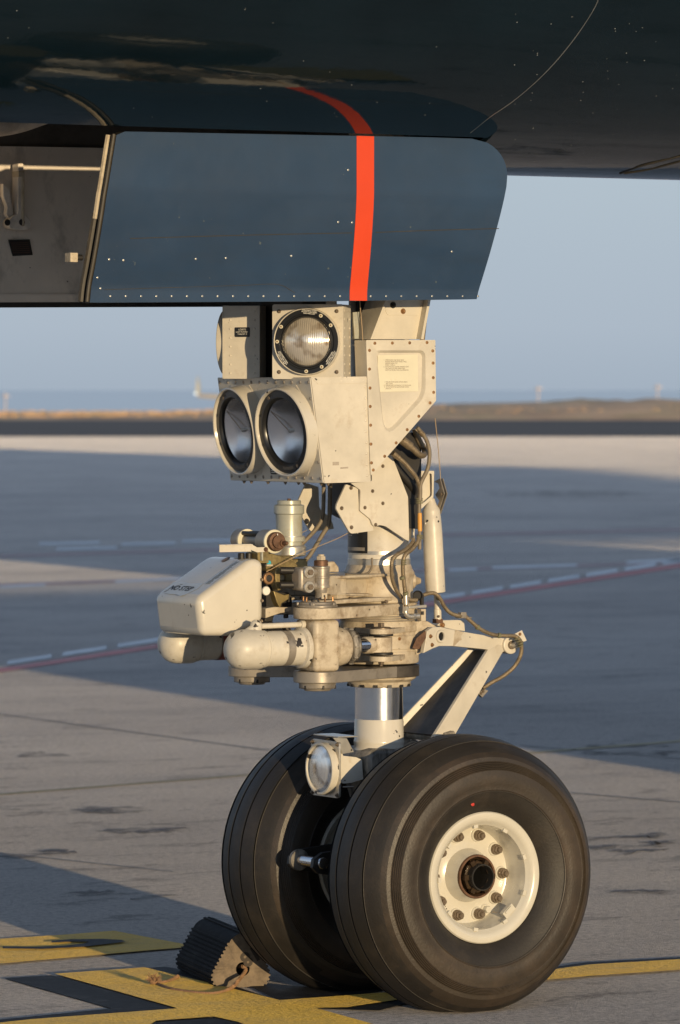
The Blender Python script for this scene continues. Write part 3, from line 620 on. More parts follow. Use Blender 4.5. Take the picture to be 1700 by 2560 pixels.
# ---- wheels
def wheel():
    b = MB('rim')
    prof = [(.06,-.083),(.066,-.060),(.075,-.036),(.09,-.030),(.126,-.029),(.133,-.032),(.1365,-.042),(.1375,-.054),(.1400,-.064),(.1425,-.078),(.1445,-.108),(.149,-.1125),(.153,-.117),(.158,-.1225),(.166,-.1255),(.175,-.1262),(.1795,-.125),(.1825,-.121),(.1825,-.112),(.178,-.108)]
    b.lathe([(r, h) for r, h in prof], (0,0,0), (0,1,0), 96, cap0=False, cap1=False)
    inner = [(.06,.09),(.10,.07),(.14,.06),(.15,.10),(.175,.125),(.1825,.121),(.178,.108),(.178,-.108)]
    b.lathe(inner, (0,0,0), (0,1,0), 64, cap0=True, cap1=False)
    for k in range(9):
        a = k*2*math.pi/9+.35; ca_, sa_ = math.cos(a), math.sin(a); R = Matrix.Rotation(-a, 3, 'Y')
        b.box((.1445*ca_, -.112, .1445*sa_), (.009, .010, .014), R)
    for k in range(10):                              # raised pads round the bolts
        a = k*2*math.pi/10; b.lathe([(.0195,0),(.0185,.004),(.0165,.006)], (.1145*math.cos(a), -.0295, .1145*math.sin(a)), (0,-1,0), 20)
    a = rad(-48); R = Matrix.Rotation(-a, 3, 'Y'); b.box((.132*math.cos(a), -.104, .132*math.sin(a)), (.020, .016, .040), R); b.box((.126*math.cos(a), -.112, .126*math.sin(a)), (.006, .010, .026), R)
    root = b.build('wheel', AIR, center=False, ang=28); WL[root.name] = V(0,0,0)
    b = MB('tyre'); half = [(.178,-.108),(.1835,-.120),(.190,-.128),(.205,-.142),(.222,-.1525),(.2395,-.1595),(.2405,-.1612),(.2425,-.1614),(.2435,-.1602),(.2445,-.1606),(.246,-.1622),(.248,-.1618),(.260,-.1645),(.272,-.1655),(.285,-.1645),(.297,-.1615)]
    for k in range(6): r = .299+k*.0042; h = .1612-.0024*k-.0002*k*k; half += [(r, -h), (r+.0011, -h+.0012), (r+.0022, -h+.0010), (r+.0031, -h-.0006)]
    half += [(.334,-.142),(.347,-.131),(.359,-.1165),(.3685,-.1000),(.3745,-.0905)]
    def groove(y, r): return [(r, -y-.0042), (r-.012, -y-.0030), (r-.012, -y+.0030), (r, -y+.0042)]
    half += groove(.086, .3765)+[(.3815,-.065),(.3855,-.045)]+groove(.031, .3878)+[(.3890,-.012),(.3895,0)]
    prof = half+[(r, -h) for r, h in half[-2::-1]]
    b.lathe(prof, (0,0,0), (0,1,0), 144, cap0=False, cap1=False)
    for v in b.bm.verts:
        if v.co.z < -.372: v.co.z = -.372-(v.co.z+.372)*-.12
        if v.co.z < -.25: t = (-.25-v.co.z)/.125; v.co.y *= 1+.05*t*t
    b.m('tread'); ti = b.cur
    b.m('groove'); gi = b.cur
    for f in b.bm.faces:
        fc = f.calc_center_median(); rr_ = math.hypot(fc.x, fc.z); ay = abs(fc.y)
        if ay < .125 and rr_ > .30: f.material_index = gi if (abs(ay-.086) < .0041 or abs(ay-.031) < .0041) and rr_ < .3865 and not any(abs(math.hypot(v.co.x, v.co.z)-rr_) > .02 for v in f.verts) else ti
        elif rr_ < .2425 and ay > .1: f.material_index = ti
    b.m('reddot').lathe([(.006,0),(.004,.0012)], (-.058,-.1495,.208), (0,-1,.2), 10)
    b.build('tyre', root, center=False, ang=24)
    b = MB('nutmetal'); p = V(0,0,0); ax = V(0,-1,0)
    b.lathe([(.0152,0),(.0152,.006),(.0145,.007)], p, ax, 20); b.lathe([(.0140,.007),(.0140,.013)], p, ax, 20); b.lathe([(.0128,.013),(.0128,.020),(.0112,.021)], p, ax, 6); b.lathe([(.0078,.020),(.0078,.027),(.0065,.029)], p, ax, 14)
    b0 = b.build('wheel_bolt', root, center=False)
    for k in range(10):
        o = b0 if k == 0 else b0.copy()
        if k: COL.objects.link(o); o.parent = root
        a = k*2*math.pi/10; o.location = (.1145*math.cos(a), -.0345, .1145*math.sin(a)); o.rotation_euler = (0, k*.7, 0)
    b = MB('rust'); b.lathe([(.0605,-.060),(.0615,-.083),(.0600,-.086),(.0550,-.086),(.0535,-.080),(.0535,-.02)], (0,0,0), (0,1,0), 48, cap0=False)
    b.m('blackgloss'); b.lathe([(.052,-.045),(.052,-.066),(.047,-.074)], (0,0,0), (0,1,0), 40, cap0=False, cap1=False); b.lathe([(.046,-.070),(.046,-.086),(.043,-.090),(.034,-.090)], (0,0,0), (0,1,0), 8, cap0=False, cap1=False)
    for k in range(6): a = k*math.pi/3; b.box((.042*math.cos(a), -.092, .042*math.sin(a)), (.016,.014,.014), Matrix.Rotation(-a, 3, 'Y'))
    b.m('dark').lathe([(.037,-.09),(.037,-.113),(.0358,-.115),(.0335,-.115),(.0325,-.112),(.0325,-.05)], (0,0,0), (0,1,0), 40, cap0=False); b.m('bore_shade').lathe([(.0001,-.055),(.0326,-.055)], (0,0,0), (0,1,0), 32); b.build('axle_nut', root, center=False, ang=28)
    b = MB('rim'); b.hexa(V(.062,-.034,-.098), ax, .011, .016); b.lathe([(.015,0),(.013,.004)], V(.062,-.030,-.098), ax, 16); b.m('wire').tube([V(.066,-.062,-.104), V(.08,-.085,-.103), V(.092,-.10,-.100)], .0008, 5)
    b.build('valve_cap', root, center=False)
    return root
AX, AZ0, TS = .0848, .375, .288
WH = wheel(); WH.location = (AX, -TS, AZ0); WH['label'] = 'near wheel with ivory rim facing the viewer'
W2 = copy_tree(WH, (AX, TS, AZ0), math.pi, AIR); W2['label'] = 'far wheel half hidden behind the near wheel'
b = MB('soot'); b.cyl((AX, -.25, AZ0), (AX, .25, AZ0), .052); b.m('dark')
for s in (-1, 1): b.lathe([(.13,.06),(.15,.075),(.15,.13),(.10,.14)], (AX, s*.0, AZ0), (0, s, 0), 40)
b.build('axle', AIR)
b = MB('soot')
pr = [(-.085,.700),(-.06,.716),(.07,.716),(.115,.705),(.150,.722),(.185,.716),(.185,.69),(.150,.62),(.16,.45),(.14,.33),(.085,.305),(.02,.33),(.0,.42),(-.05,.56),(-.085,.66)]
b.prism([V(x, -.078, z) for x, z in pr], (0,.156,0)); FORK = b.build('axle_fork', AIR, bevel=.014, segs=3)
b = MB('soot')
for s in (-1, 1):
    pts = [(.16, .70), (.19, .735), (.175, .76), (.145, .755), (.12, .71)]; b.prism([V(x, s*.105-.014, z) for x, z in pts], (0,.028,0))
b.cyl((.158,-.13,.738), (.158,.13,.738), .012); b.build('torque_link_lug', FORK, bevel=.003)
b = MB('dark')
for s in (-1, 1):
    pts = [(-.02,.45),(-.23,.432),(-.258,.415),(-.262,.392),(-.245,.375),(-.02,.34)]
    b.prism([V(x, s*.062-.008, z) for x, z in pts], (0,.016,0))
b.m('chrome').cyl((-.235,-.085,.404), (-.235,.052,.404), .0165); b.m('soot').lathe([(.03,0),(.03,.012),(.02,.014)], (-.236,.052,.404), (0,-1,0), 24)
b.build('tow_lug', FORK, bevel=.004)

# ---- piston and lower strut
b = MB('chrome'); b.lathe([(.0675,.785),(.0675,.90)], (0,0,0), (0,0,1), 64); PIS = b.build('piston', AIR)
b = MB('cream_smooth'); b.lathe([(.078,.690),(.0735,.705),(.0705,.722),(.0722,.727),(.0722,.733),(.0702,.738),(.0692,.79),(.0680,.794)], (0,0,0), (0,0,1), 64); b.build('piston_sleeve', PIS)

# ---- taxi light on the fork
TC = P(c6(335,835), y=0); tf = V(-1, 0, 0); S_ = .0
b = MB('alu')
rr_ = rounded([V(TC.x, s*.074, TC.z+t*.079) for s, t in ((-1,-1),(1,-1),(1,1),(-1,1))], .012, 4)
b.prism(rr_, (.006,0,0))
b.m('bone').lathe([(.0735,0),(.0735,.018),(.0715,.021),(.0665,.021),(.0655,.017),(.0655,.0)], (TC.x, 0, TC.z), tf, 56, cap0=False, cap1=False)
for s, t in ((-1,-1),(1,-1),(1,1),(-1,1)): b.bolt((TC.x, s*.066, TC.z+t*.071), tf, .005, 'nutmetal')
TL = b.build('taxi_light', AIR, bevel=.0012)
def lamp_uv_disc(name, c, n, r, dome, mname, parent, seg=48, rings=6):
    n = Vector(n).normalized(); xd = ZZ.cross(n).normalized(); yd = n.cross(xd); b = MB(mname); uvl = b.bm.loops.layers.uv.new('UVMap')
    cc = b.v(Vector(c)+n*dome); R_ = []; uvd = {cc: (.5, .5)}
    for i in range(1, rings+1):
        t = i/rings; row = []
        for k in range(seg):
            a = 2*math.pi*k/seg; q = b.v(Vector(c)+n*dome*(1-t*t)+(xd*math.cos(a)+yd*math.sin(a))*r*t); uvd[q] = (.5+.5*t*math.cos(a), .5+.5*t*math.sin(a)); row.append(q)
        R_.append(row)
    for k in range(seg): b.f([cc, R_[0][k], R_[0][(k+1) % seg]])
    for A, B in zip(R_, R_[1:]):
        for k in range(seg): b.f([A[k], B[k], B[(k+1) % seg], A[(k+1) % seg]])
    for f in b.bm.faces:
        for l in f.loops: l[uvl].uv = uvd[l.vert]
    return b.build(name, parent, recalc=False, ang=60)
M['flutedlens'] = fluted('fluted_lamp_lens', (.85,.86,.86), 7)
M['flutedamber'] = fluted('fluted_amber_lens', (.95,.86,.72), 7)
lamp_uv_disc('lens', (TC.x-.012, 0, TC.z), tf, .0655, .012, 'flutedlens', TL)
b = MB('bone'); yy = -.06
hp = [P(c6(*q), y=yy) for q in [(500,560),(545,690),(690,705),(760,735),(775,960),(640,1000),(545,1010),(505,985)]]
b.loft(hp, [V(p.x, .06, p.z) for p in hp]); b.m('alu')
fp = [P(c6(*q), y=yy-.006) for q in [(430,482),(585,488),(668,645),(535,668),(500,560)]]; b.loft(fp, [p+V(0,.004,0) for p in fp])
b.box((TC.x+.035, 0, fp[0].z+.001), (.065, .13, .003)); b.cyl(P(c6(540,1050), y=yy), P(c6(660,1045), y=yy), .0022)
for q in [(505,548),(640,622)]: b.rivet(P(c6(*q), y=yy-.006), NY, .003, 'dark')
b.build('light_housing', TL, bevel=.003)

# ---- steering collar (turned parts on the strut axis)
b = MB('cream_dirty')
b.lathe([(.100,.950),(.110,.953),(.1125,.958),(.1125,.985),(.1105,.988),(.1105,.992),(.1125,.995),(.1125,1.030),(.109,1.034),(.109,1.040),(.112,1.044),(.112,1.062),(.107,1.072),(.106,1.090)], (0,0,0), (0,0,1), 72)
COLLAR = b.build('steering_collar', AIR)
b = MB('cream_dirty'); b.lathe([(.070,.884),(.084,.886),(.088,.893),(.090,.900),(.103,.908),(.105,.914)], (0,0,0), (0,0,1), 64)
for k in range(14): a = 2*math.pi*k/14; b.m('dark').box((.0875*math.cos(a), .0875*math.sin(a), .890), (.006,.012,.007), Matrix.Rotation(a, 3, 'Z'))
b.build('gland_nut', COLLAR)
b = MB('grey'); PX, PY = -.312, .175
b.m('oilydark').lathe([(.1135,.915),(.1135,.947)], (0,0,0), (0,0,1), 72); b.m('grey')
for s in (-1, 1): b.hull2((0,0), .098, (PX, s*PY), .066, .9155, .9465)
for s in (-1, 1):
    b.lathe([(.047,.898),(.050,.900),(.052,.9155)], (PX, s*PY, 0), (0,0,1), 40); b.lathe([(.036,.892),(.038,.898)], (PX, s*PY, 0), (0,0,1), 40)
    for k in range(6): a = k*math.pi/3+.3; b.m('dark').box((PX+.0495*math.cos(a), s*PY+.0495*math.sin(a), .903), (.004,.007,.011), Matrix.Rotation(a, 3, 'Z'))
    b.m('grey')
b.build('lower_steering_plate', AIR, bevel=.003)
b = MB('cream_dirty'); b.lathe([(.108,1.0905),(.109,1.122)], (0,0,0), (0,0,1), 72)
for s in (-1, 1): b.hull2((0,0), .1, (PX, s*PY), .066, 1.0905, 1.1215)
b.m('grey')
for s in (-1, 1):
    b.lathe([(.056,1.1215),(.056,1.128),(.052,1.130),(.050,1.137),(.040,1.139),(.040,1.133)], (PX, s*PY, 0), (0,0,1), 48)
    for k in range(5): a = k*2*math.pi/5+.9; b.m('brass').box((PX+.043*math.cos(a), s*PY+.043*math.sin(a), 1.143), (.006,.004,.018), Matrix.Rotation(a, 3, 'Z')); b.m('grey').box((PX+.0535*math.cos(a+.5), s*PY+.0535*math.sin(a+.5), 1.131), (.008,.012,.010), Matrix.Rotation(a+.5, 3, 'Z'))
b.build('upper_steering_plate', AIR, bevel=.003)
b = MB('grey')
for z in (1.0735, 1.0795, 1.0855): b.lathe([(.1115,z-.0018),(.1122,z),(.1115,z+.0018)], (0,0,0), (0,0,1), 72)
b.split('shim_ring', COLLAR)
# upper casting with pocketed arms
b = MB('cream_dirty')
b.lathe([(.102,1.122),(.104,1.128),(.099,1.138),(.096,1.150),(.096,1.186),(.099,1.198),(.1005,1.206),(.094,1.216),(.0895,1.230)], (0,0,0), (0,0,1), 72)
for s in (-1, 1):
    b.hull2((0,0), .085, (PX+.045, s*PY*.86), .030, 1.1985, 1.2065); b.hull2((0,0), .088, (PX+.035, s*PY*.9), .034, 1.1295, 1.141)
    d = V(PX, s*PY, 0).normalized(); nn = V(-d.y, d.x, 0); b.box(d*.17+V(0,0,1.170), (.25, .022, .058), Matrix((d, nn, ZZ)).transposed())
    b.box(d*.262+V(0,0,1.170), (.05, .05, .056), Matrix((d, nn, ZZ)).transposed())
CAST = b.build('steering_yoke', AIR, bevel=.006, segs=3)
b = MB('cream_dirty'); b.prism([P(cb(*q), y=-.02) for q in [(1090,140),(1215,130),(1275,210),(1280,285),(1090,285)]], (0,.05,0)); b.build('stop_block', CAST, bevel=.004)

d_ = V(PX, -PY, 0).normalized(); nf = V(-d_.y, d_.x, 0); nf = nf if nf.y < 0 else -nf
pk = lambda pts, off: [Pn(c3(*q), V(0,0,1.17)+nf*off, nf) for q in pts]
o1 = rounded(pk([(203,757),(610,750),(610,893),(196,880)], .030), .004, 5); i1 = rounded(pk([(255,775),(590,768),(590,880),(262,874)], .030), .016, 5); i2 = rounded(pk([(266,783),(585,776),(585,872),(272,866)], .014), .012, 5)
b = MB('cream_dirty'); a = [b.v(p) for p in o1]; c_ = [b.v(p) for p in i1]; e2 = [b.v(p) for p in i2]; k_ = [b.v(p-nf*.03) for p in o1]; n = len(a)
for i in range(n):
    j = (i+1) % n; b.f([a[i], a[j], c_[j], c_[i]]); b.f([c_[i], c_[j], e2[j], e2[i]]); b.f([a[i], k_[i], k_[j], a[j]])
b.f(e2); b.f(k_[::-1]); b.build('pocketed_web', CAST, ang=45)

# ---- strut outer cylinder
b = MB('cream'); b.lathe([(.0865,1.246),(.0865,1.255),(.0855,1.257),(.0855,2.5)], (0,0,0), (0,0,1), 72)
b.m('alu').lathe([(.0885,1.2265),(.0885,1.2445),(.0875,1.246)], (0,0,0), (0,0,1), 72); b.lathe([(.0868,1.258),(.0868,1.268)], (0,0,0), (0,0,1), 72)
STRUT = b.build('strut', AIR)
b = MB('black'); A = []; B = []
th = [rad(-216+72*i/14) for i in range(15)]
for r in (.0868, .088): A = [[V(r*math.cos(t), r*math.sin(t), z) for t in th] for z in (1.262, 1.355)]; B.append(A)
b.ringfill(B[1][0]+B[1][1][::-1], B[1][0]+B[1][1][::-1], False)
for i in range(14): b.poly([B[1][0][i], B[1][0][i+1], B[1][1][i+1], B[1][1][i]])
for i in (0, 14): b.poly([B[0][0][i], B[1][0][i], B[1][1][i], B[0][1][i]])
b.m('grey')
r = .0886
for i in range(13): b.poly([V(r*math.cos(t), r*math.sin(t), z) for t, z in ((th[i], 1.269), (th[i+1], 1.269), (th[i+1], 1.2785), (th[i], 1.2785))])
b.m('white')
for row, z in enumerate((1.345, 1.338, 1.331, 1.324, 1.317, 1.310)):
    k0 = 3; L = (10, 7, 6, 9, 8, 4)[row]
    for i in range(L):
        if (i*7+row*3) % 5 == 0: continue
        t0 = th[3]+i*.085; b.poly([V(r*math.cos(t), r*math.sin(t), zz) for t, zz in ((t0, z), (t0+.055, z), (t0+.055, z+.0028), (t0, z+.0028))])
b.build('data_plate', STRUT, recalc=False)

# ---- steering actuators
def actuator(s):
    yc, zc = s*.180, 1.012; X = V(1,0,0)
    b = MB('bone'); b.lathe([(.0485,-.545),(.0485,-.435),(.0478,-.434),(.0478,-.412),(.0485,-.411),(.0485,-.378),(.056,-.374),(.057,-.362),(.052,-.358)], (0, yc, zc), X, 48)
    b.m('grey').lathe([(.0487,-.434),(.0487,-.412)], (0, yc, zc), X, 48, cap0=False, cap1=False)
    A = b.m('bone').build('steering_actuator', AIR)
    b = MB('bone'); b.lathe([(0,-.606),(.018,-.603),(.035,-.595),(.047,-.582),(.0535,-.565),(.0555,-.545),(.0558,-.512),(.0545,-.503),(.0495,-.500),(.0497,-.494),(.0512,-.493),(.0512,-.489),(.049,-.488)], (0, yc, zc), X, 48)
    b.lathe([(.018,0),(.016,.02),(.008,.028)], (-.515, yc, zc+.052), V(.3,0,1), 20); b.cyl((-.54,yc,zc+.045), (-.50,yc,zc+.068), .012)
    b.cyl((-.515, yc+s*-.0, zc+.062), (-.358, yc, zc+.064), .0075); b.lathe([(.011,0),(.011,.012)], (-.37, yc, zc+.064), X, 16)
    b.build('end_cap', A)
    b = MB('cream_dirty'); cx = PX
    b.box((cx, s*PY, 1.0175), (.082, .108, .142)); b.lathe([(.047,0),(.054,.010),(.055,.03),(.050,.050),(.042,.062)], (cx+.03, yc, zc), X, 40)
    b.lathe([(.035,.904),(.040,.948)], (cx, s*PY, 0), (0,0,1), 24)
    b.build('trunnion_block', A, bevel=.012, segs=3)
    b = MB('soot'); b.lathe([(.046,0),(.050,.004),(.049,.014),(.042,.018),(.044,.026),(.036,.032),(.024,.034)], (cx+.088, yc, zc), X, 36)
    for k in range(10): a = 2*math.pi*k/10; b.box((cx+.097, yc+.047*math.cos(a), zc+.047*math.sin(a)), (.014,.012,.006), Matrix.Rotation(a, 3, 'X'))
    b.build('gland', A, bevel=.002)
    b = MB('chrome'); ex = P(c3(530,1185), y=-.155); b.cyl((cx+.11, yc, zc), (ex.x-.05, s*.165, zc), .0195); b.build('rod', A)
    b = MB('cream_dirty'); b.cyl((ex.x-.062, s*.162, zc), (ex.x-.03, s*.160, zc), .024); b.hull2((ex.x-.03, s*.158), .020, (ex.x, s*.155), .031, zc-.021, zc+.021)
    b.m('dark').lathe([(.034,-.006),(.034,0)], (ex.x, s*.155, zc+.030), (0,0,1), 28); b.lathe([(.034,-.006),(.034,0)], (ex.x, s*.155, zc-.022), (0,0,1), 28); b.build('rod_end', A, bevel=.003)
    b = MB('cream_dirty')
    for z in (zc+.030, zc-.046): b.hull2((0,0), .095, (ex.x, s*.155), .036, z, z+.014)
    b.m('nutmetal').lathe([(.029,0),(.029,.003),(.024,.005)], (ex.x, s*.155, zc+.044), (0,0,1), 28); b.lathe([(.010,.0),(.010,.014)], (ex.x, s*.155, zc+.046), (0,0,1), 6); b.bolt((ex.x, s*.155, zc-.046), (0,0,-1), .009)
    b.bolt((ex.x+.06, s*.128, zc+.037), (.6,s*.8,0), .006); b.bolt((ex.x+.06, s*.128, zc-.039), (.6,s*.8,0), .006)
    b.split('clevis', A, bevel=.003)
    return A
actuator(-1)['label'] = 'near steering actuator with a chipped round end cap'; actuator(1)['label'] = 'far steering actuator under the white cover'
b = MB('redtag'); b.lathe([(.0494,0),(.0494,.05)], (-.43, .180, 1.012), (1,0,0), 40, cap0=False, cap1=False); b.build('warning_band', AIR)
# cream block at the collar front / rust-stained bolt
b = MB('brass'); b.bolt(P(c3(645,1168), y=-.108), NY, .0055); b.bolt(P(c3(655,1300), y=-.108), NY, .005); b.split('collar_bolt', COLLAR)
b = MB('cream_dirty'); b.lathe([(.022,0),(.022,.012),(.012,.02),(.008,.032)], P(c3(715,790), y=-.02), V(1,-.3,0), 20); b.build('grease_fitting', COLLAR)

# ---- white cover in front
CY0, CY1 = -.115, .125
cp = [(886,580),(800,560),(640,640),(520,748),(410,846),(420,980),(440,1100),(640,1112),(720,1068),(886,1012)]
A = [P(c2(*q), y=CY0) for q in [(886,572),(800,556),(408,846),(440,1112),(655,1114),(886,1012)]]
b = MB('cream_smooth'); b.loft(A, [V(p.x, CY1, p.z) for p in A]); COVER = b.build('steering_cover', AIR, bevel=.021, segs=5, ang=50)
top0, top1 = A[1], A[2]; sx = (top0-top1).normalized(); sn = sx.cross(V(0,-1,0)).normalized()
if sn.z < 0: sn = -sn
def cov(u, v, h=.0006): return top1+sx*(u*(top0-top1).length)+V(0,1,0)*(v*(CY1-CY0))+sn*h
b = MB('decal'); rg = random.Random(2)
b.poly([cov(.10,.94), cov(.07,.80), cov(.055,.70), cov(.06,.55), cov(.03,.42), cov(.06,.36), cov(.22,.27), cov(.36,.30), cov(.33,.55), cov(.36,.80), cov(.34,.95)])
b.m('inkblack').text('NO STEP', .030, cov(.155,.86,.0008), (0,-1,0), sx, bold=.0006, lift=.0004)
for k in range(7): u = .10+.03*k; v = rg.uniform(.4,.9); b.poly([cov(u,v,.0009), cov(u+.012,v+.01,.0009), cov(u+.013,v-.05,.0009), cov(u+.002,v-.04,.0009)])
b.build('decal', COVER, recalc=False)
b = MB('decal'); b.poly([cov(.34,.26), cov(.36,.11), cov(.60,.12), cov(.90,.13), cov(.90,.25), cov(.6,.28)]); b.m('inkblack')
for k in range(24):
    u = .35+.55*k/24; v0, v1 = .25-rg.uniform(0,.02), .13+rg.uniform(0,.05)
    b.poly([cov(u,v0,.0009), cov(u+.011,v0,.0009), cov(u+.017,v1,.0009), cov(u+.006,v1,.0009)])
b.build('scuffed_decal', COVER, recalc=False)
b = MB('inkblack'); 
b.lathe([(.013,0),(.012,.0008)], cov(.93,.50,.0002), sn, 20); b.m('brass').lathe([(.011,.0008),(.008,.0012)], cov(.92,.515,.0004), sn, 20); b.build('latch_hole', COVER)
b = MB('nutmetal')
for q in [(868,710),(870,860),(865,1005)]: p = P(c2(*q), y=CY0); b.lathe([(.0048,0),(.0042,.001),(.002,.0004)], p, NY, 14)
b.split('cover_screw', COVER)

# ---- valve, canister and other hydraulics behind the cover
CX = P(c2(1062,400), y=0.0)
b = MB('canister'); zf = lambda yy: P(c2(1062,yy), y=0).z
b.lathe([(.034,zf(545)),(.036,zf(540)),(.036,zf(440)),(.0445,zf(436)),(.0445,zf(402)),(.0372,zf(398)),(.0365,zf(300)),(.0382,zf(245)),(.0425,zf(238)),(.0425,zf(182)),(.0405,zf(178)),(.0335,zf(172)),(.0335,zf(148)),(.0315,zf(144))], (CX.x, 0, 0), (0,0,1), 56)
b.m('rust').cyl((CX.x, 0, zf(146)), (CX.x, 0, zf(132)), .005, seg=10); b.m('placard')
CAN = b.build('accumulator', AIR)
b = MB('alu'); b.lathe([(.0448,zf(405)),(.0452,zf(404)),(.0452,zf(398))], (CX.x, 0, 0), (0,0,1), 48); b.lathe([(.047,zf(540)),(.047,zf(470)),(.044,zf(465))], (CX.x, 0, 0), (0,0,1), 48); b.m('bronze').box((CX.x, 0, zf(640)), (.075, .08, .062)); b.box((CX.x-.05, -.03, zf(600)), (.06,.05,.05)); b.split('accumulator_base', CAN, bevel=.005)
S0 = P(c2(985,440), y=-.105); sy = lambda y: V(S0.x, y, S0.z)
b = MB('rust'); b.lathe([(.0265,0),(.0270,.012),(.0255,.016),(.0185,.017),(.0180,.024)], sy(-.085), NY, 40); b.lathe([(.006,0),(.006,.022),(.004,.026)], sy(-.108)+V(.012,0,-.004), NY, 14); b.lathe([(.010,0),(.010,.006)], sy(-.108)+V(.012,0,-.004), NY, 20)
SP = b.build('solenoid_cap', AIR)
b = MB('placard'); b.lathe([(.0330,0),(.0330,.006),(.030,.008)], sy(-.079), NY, 48); b.lathe([(.031,0),(.031,.005)], sy(.065), NY, 48)
b.m('grey').lathe([(.0325,0),(.0325,.045)], sy(-.034), NY, 48); b.lathe([(.0315,0),(.0315,.035)], sy(.10), NY, 48); b.lathe([(.018,0),(.018,.11)], sy(.07), NY, 24)
for dx, dz in ((.016,.02),(-.014,.02),(.018,-.012)): b.m('dark').cyl(sy(-.035)+V(dx,0,dz), sy(.07)+V(dx,0,dz), .006)
b.build('solenoid', SP)
b = MB('white'); b.tube([sy(-.1045)+V(-.003,-.001,.022), sy(-.1045)+V(-.001,-.001,.008), sy(-.1045)+V(-.012,-.001,-.004), sy(-.1045)+V(-.006,-.001,-.002)], .0014, 6); b.build('lock_wire', SP)
b = MB('cream'); L_ = lambda pts, y: [P(c2(*q), y=y) for q in pts]
b.prism(L_([(567,462),(792,456),(835,480),(890,478),(910,490),(905,512),(835,516),(790,498),(795,510),(567,515)], -.09), (0,.003,0)); b.box(P(c2(680,462), y=-.07), (.085,.045,.003)); b.m('rust').bolt(P(c2(897,495), y=-.091), NY, .005)
b.build('lever', AIR, bevel=.001)
b = MB('dark'); 
for q in (722, 775): p = P(c2(q,520), y=-.05); b.cyl(p, p+V(0,0,-.03), .0095)
b.m('bronze').box(P(c2(845,545), y=-.06), (.035,.05,.035)); b.m('canister').prism(L_([(868,515),(878,515),(878,575),(868,575)], -.095), (0,.08,0))
b.m('bronze').prism(L_([(890,510),(960,530),(1060,560),(1120,600),(1130,640),(1030,680),(980,640),(900,650)], -.06), (0,.04,0))
b.m('teal').lathe([(.0075,0),(.006,.003)], P(c2(918,590), y=-.075), NY, 16); b.m('nutmetal').lathe([(.0085,-.002),(.0085,.001)], P(c2(918,592), y=-.074), NY, 16); b.m('cream_dirty').box(P(c2(918,608), y=-.078), (.02,.01,.005))
VB = b.split('valve_block', AIR, bevel=.002)
b = MB('bronze'); rp = [(965,650),(985,618),(1010,612),(1000,660),(1000,750),(1005,785),(985,790),(970,750),(965,700)]
b.prism(L_(rp, -.10), (0,.03,0)); b.m('dark').prism(L_([(900,650),(970,640),(985,800),(1060,800),(1085,830),(1080,880),(1040,905),(900,905)], -.05), (0,.06,0))
b.m('bronze').prism(L_([(950,790),(1030,820),(1065,812),(1060,850),(1010,880),(1000,920),(975,870)], -.075), (0,.03,0))
b.m('brass').lathe([(.016,0),(.0175,.008),(.016,.012)], P(c2(905,700), y=-.085), NY, 24); b.m('white').lathe([(.013,0),(.012,.008)], P(c2(893,790), y=-.09), NY, 24); b.m('dark').lathe([(.011,.0),(.010,.013)], P(c2(905,700), y=-.085), NY, 24)
b.m('cream_dirty').prism(L_([(896,915),(960,905),(1078,908),(1078,938),(1000,950),(896,985)], -.09), (0,.04,0)); b.m('dark').hexa(P(c2(1040,955), y=-.08), (0,0,-1), .008, .012)
b.prism(L_([(896,860),(1085,850),(1085,905),(896,900)], -.03), (0,.1,0)); b.prism(L_([(890,985),(960,965),(940,1010),(890,1010)], -.05), (0,.05,0))
b.split('linkage_bracket', VB, bevel=.002)
# clamp and pivot pin over the near trunnion
PPX = P(c2(1290,700), y=-.172); pz = lambda yy: P(c2(1290,yy), y=-.172).z; px, py = PPX.x, -.172
b = MB('grey'); b.lathe([(.0165,pz(840)),(.0165,pz(800)),(.0185,pz(790)),(.0185,pz(770)),(.0245,pz(768)),(.0248,pz(752)),(.0238,pz(745)),(.0238,pz(700)),(.0248,pz(698)),(.0248,pz(685)),(.0238,pz(682)),(.0238,pz(632)),(.0248,pz(628)),(.0248,pz(616))], (px, py, 0), (0,0,1), 48)
b.m('rust').lathe([(.0195,pz(612)),(.0195,pz(575)),(.017,pz(570))], (px, py, 0), (0,0,1), 40); b.m('cream_dirty').lathe([(.0135,pz(570)),(.0135,pz(545)),(.012,pz(542))], (px, py, 0), (0,0,1), 6); b.lathe([(.009,pz(545)),(.009,pz(530))], (px, py, 0), (0,0,1), 12)
b.m('cream_dirty').box((px, py-.012, pz(825)), (.018,.012,.016)); b.m('dark').lathe([(.003,0),(.0025,.001)], (px, py-.018, pz(825)), NY, 12)
PIN = b.build('pivot_pin', AIR)
b = MB('grey'); b.box(P(c2(1165,705), y=-.16), (.052,.05,.064)); 
b.box(P(c2(1220,660), y=-.168), (.05,.035,.022)); b.box(P(c2(1220,755), y=-.168), (.05,.035,.022))
CLB = b.build('clamp_block', PIN, bevel=.009, segs=3)
b = MB('alu')
for q in ((1200,657),(1200,762)):
    p = P(c2(*q), y=-.188); b.lathe([(.0165,-.012),(.0165,.004),(.0150,.006)], p, NY, 36); b.lathe([(.012,.006),(.012,.008)], p, NY, 30); b.m('nutmetal').lathe([(.0085,.008),(.0085,.015),(.007,.016)], p, NY, 6); b.m('alu')
b.split('clamp_bolt', CLB)
b = MB('dark')
for q0, q1 in (((1000,643),(1140,645)),((1000,748),(1140,748))): b.cyl(P(c2(*q0), y=-.13), P(c2(*q1), y=-.15), .0095)
b.split('link_rod', PIN)
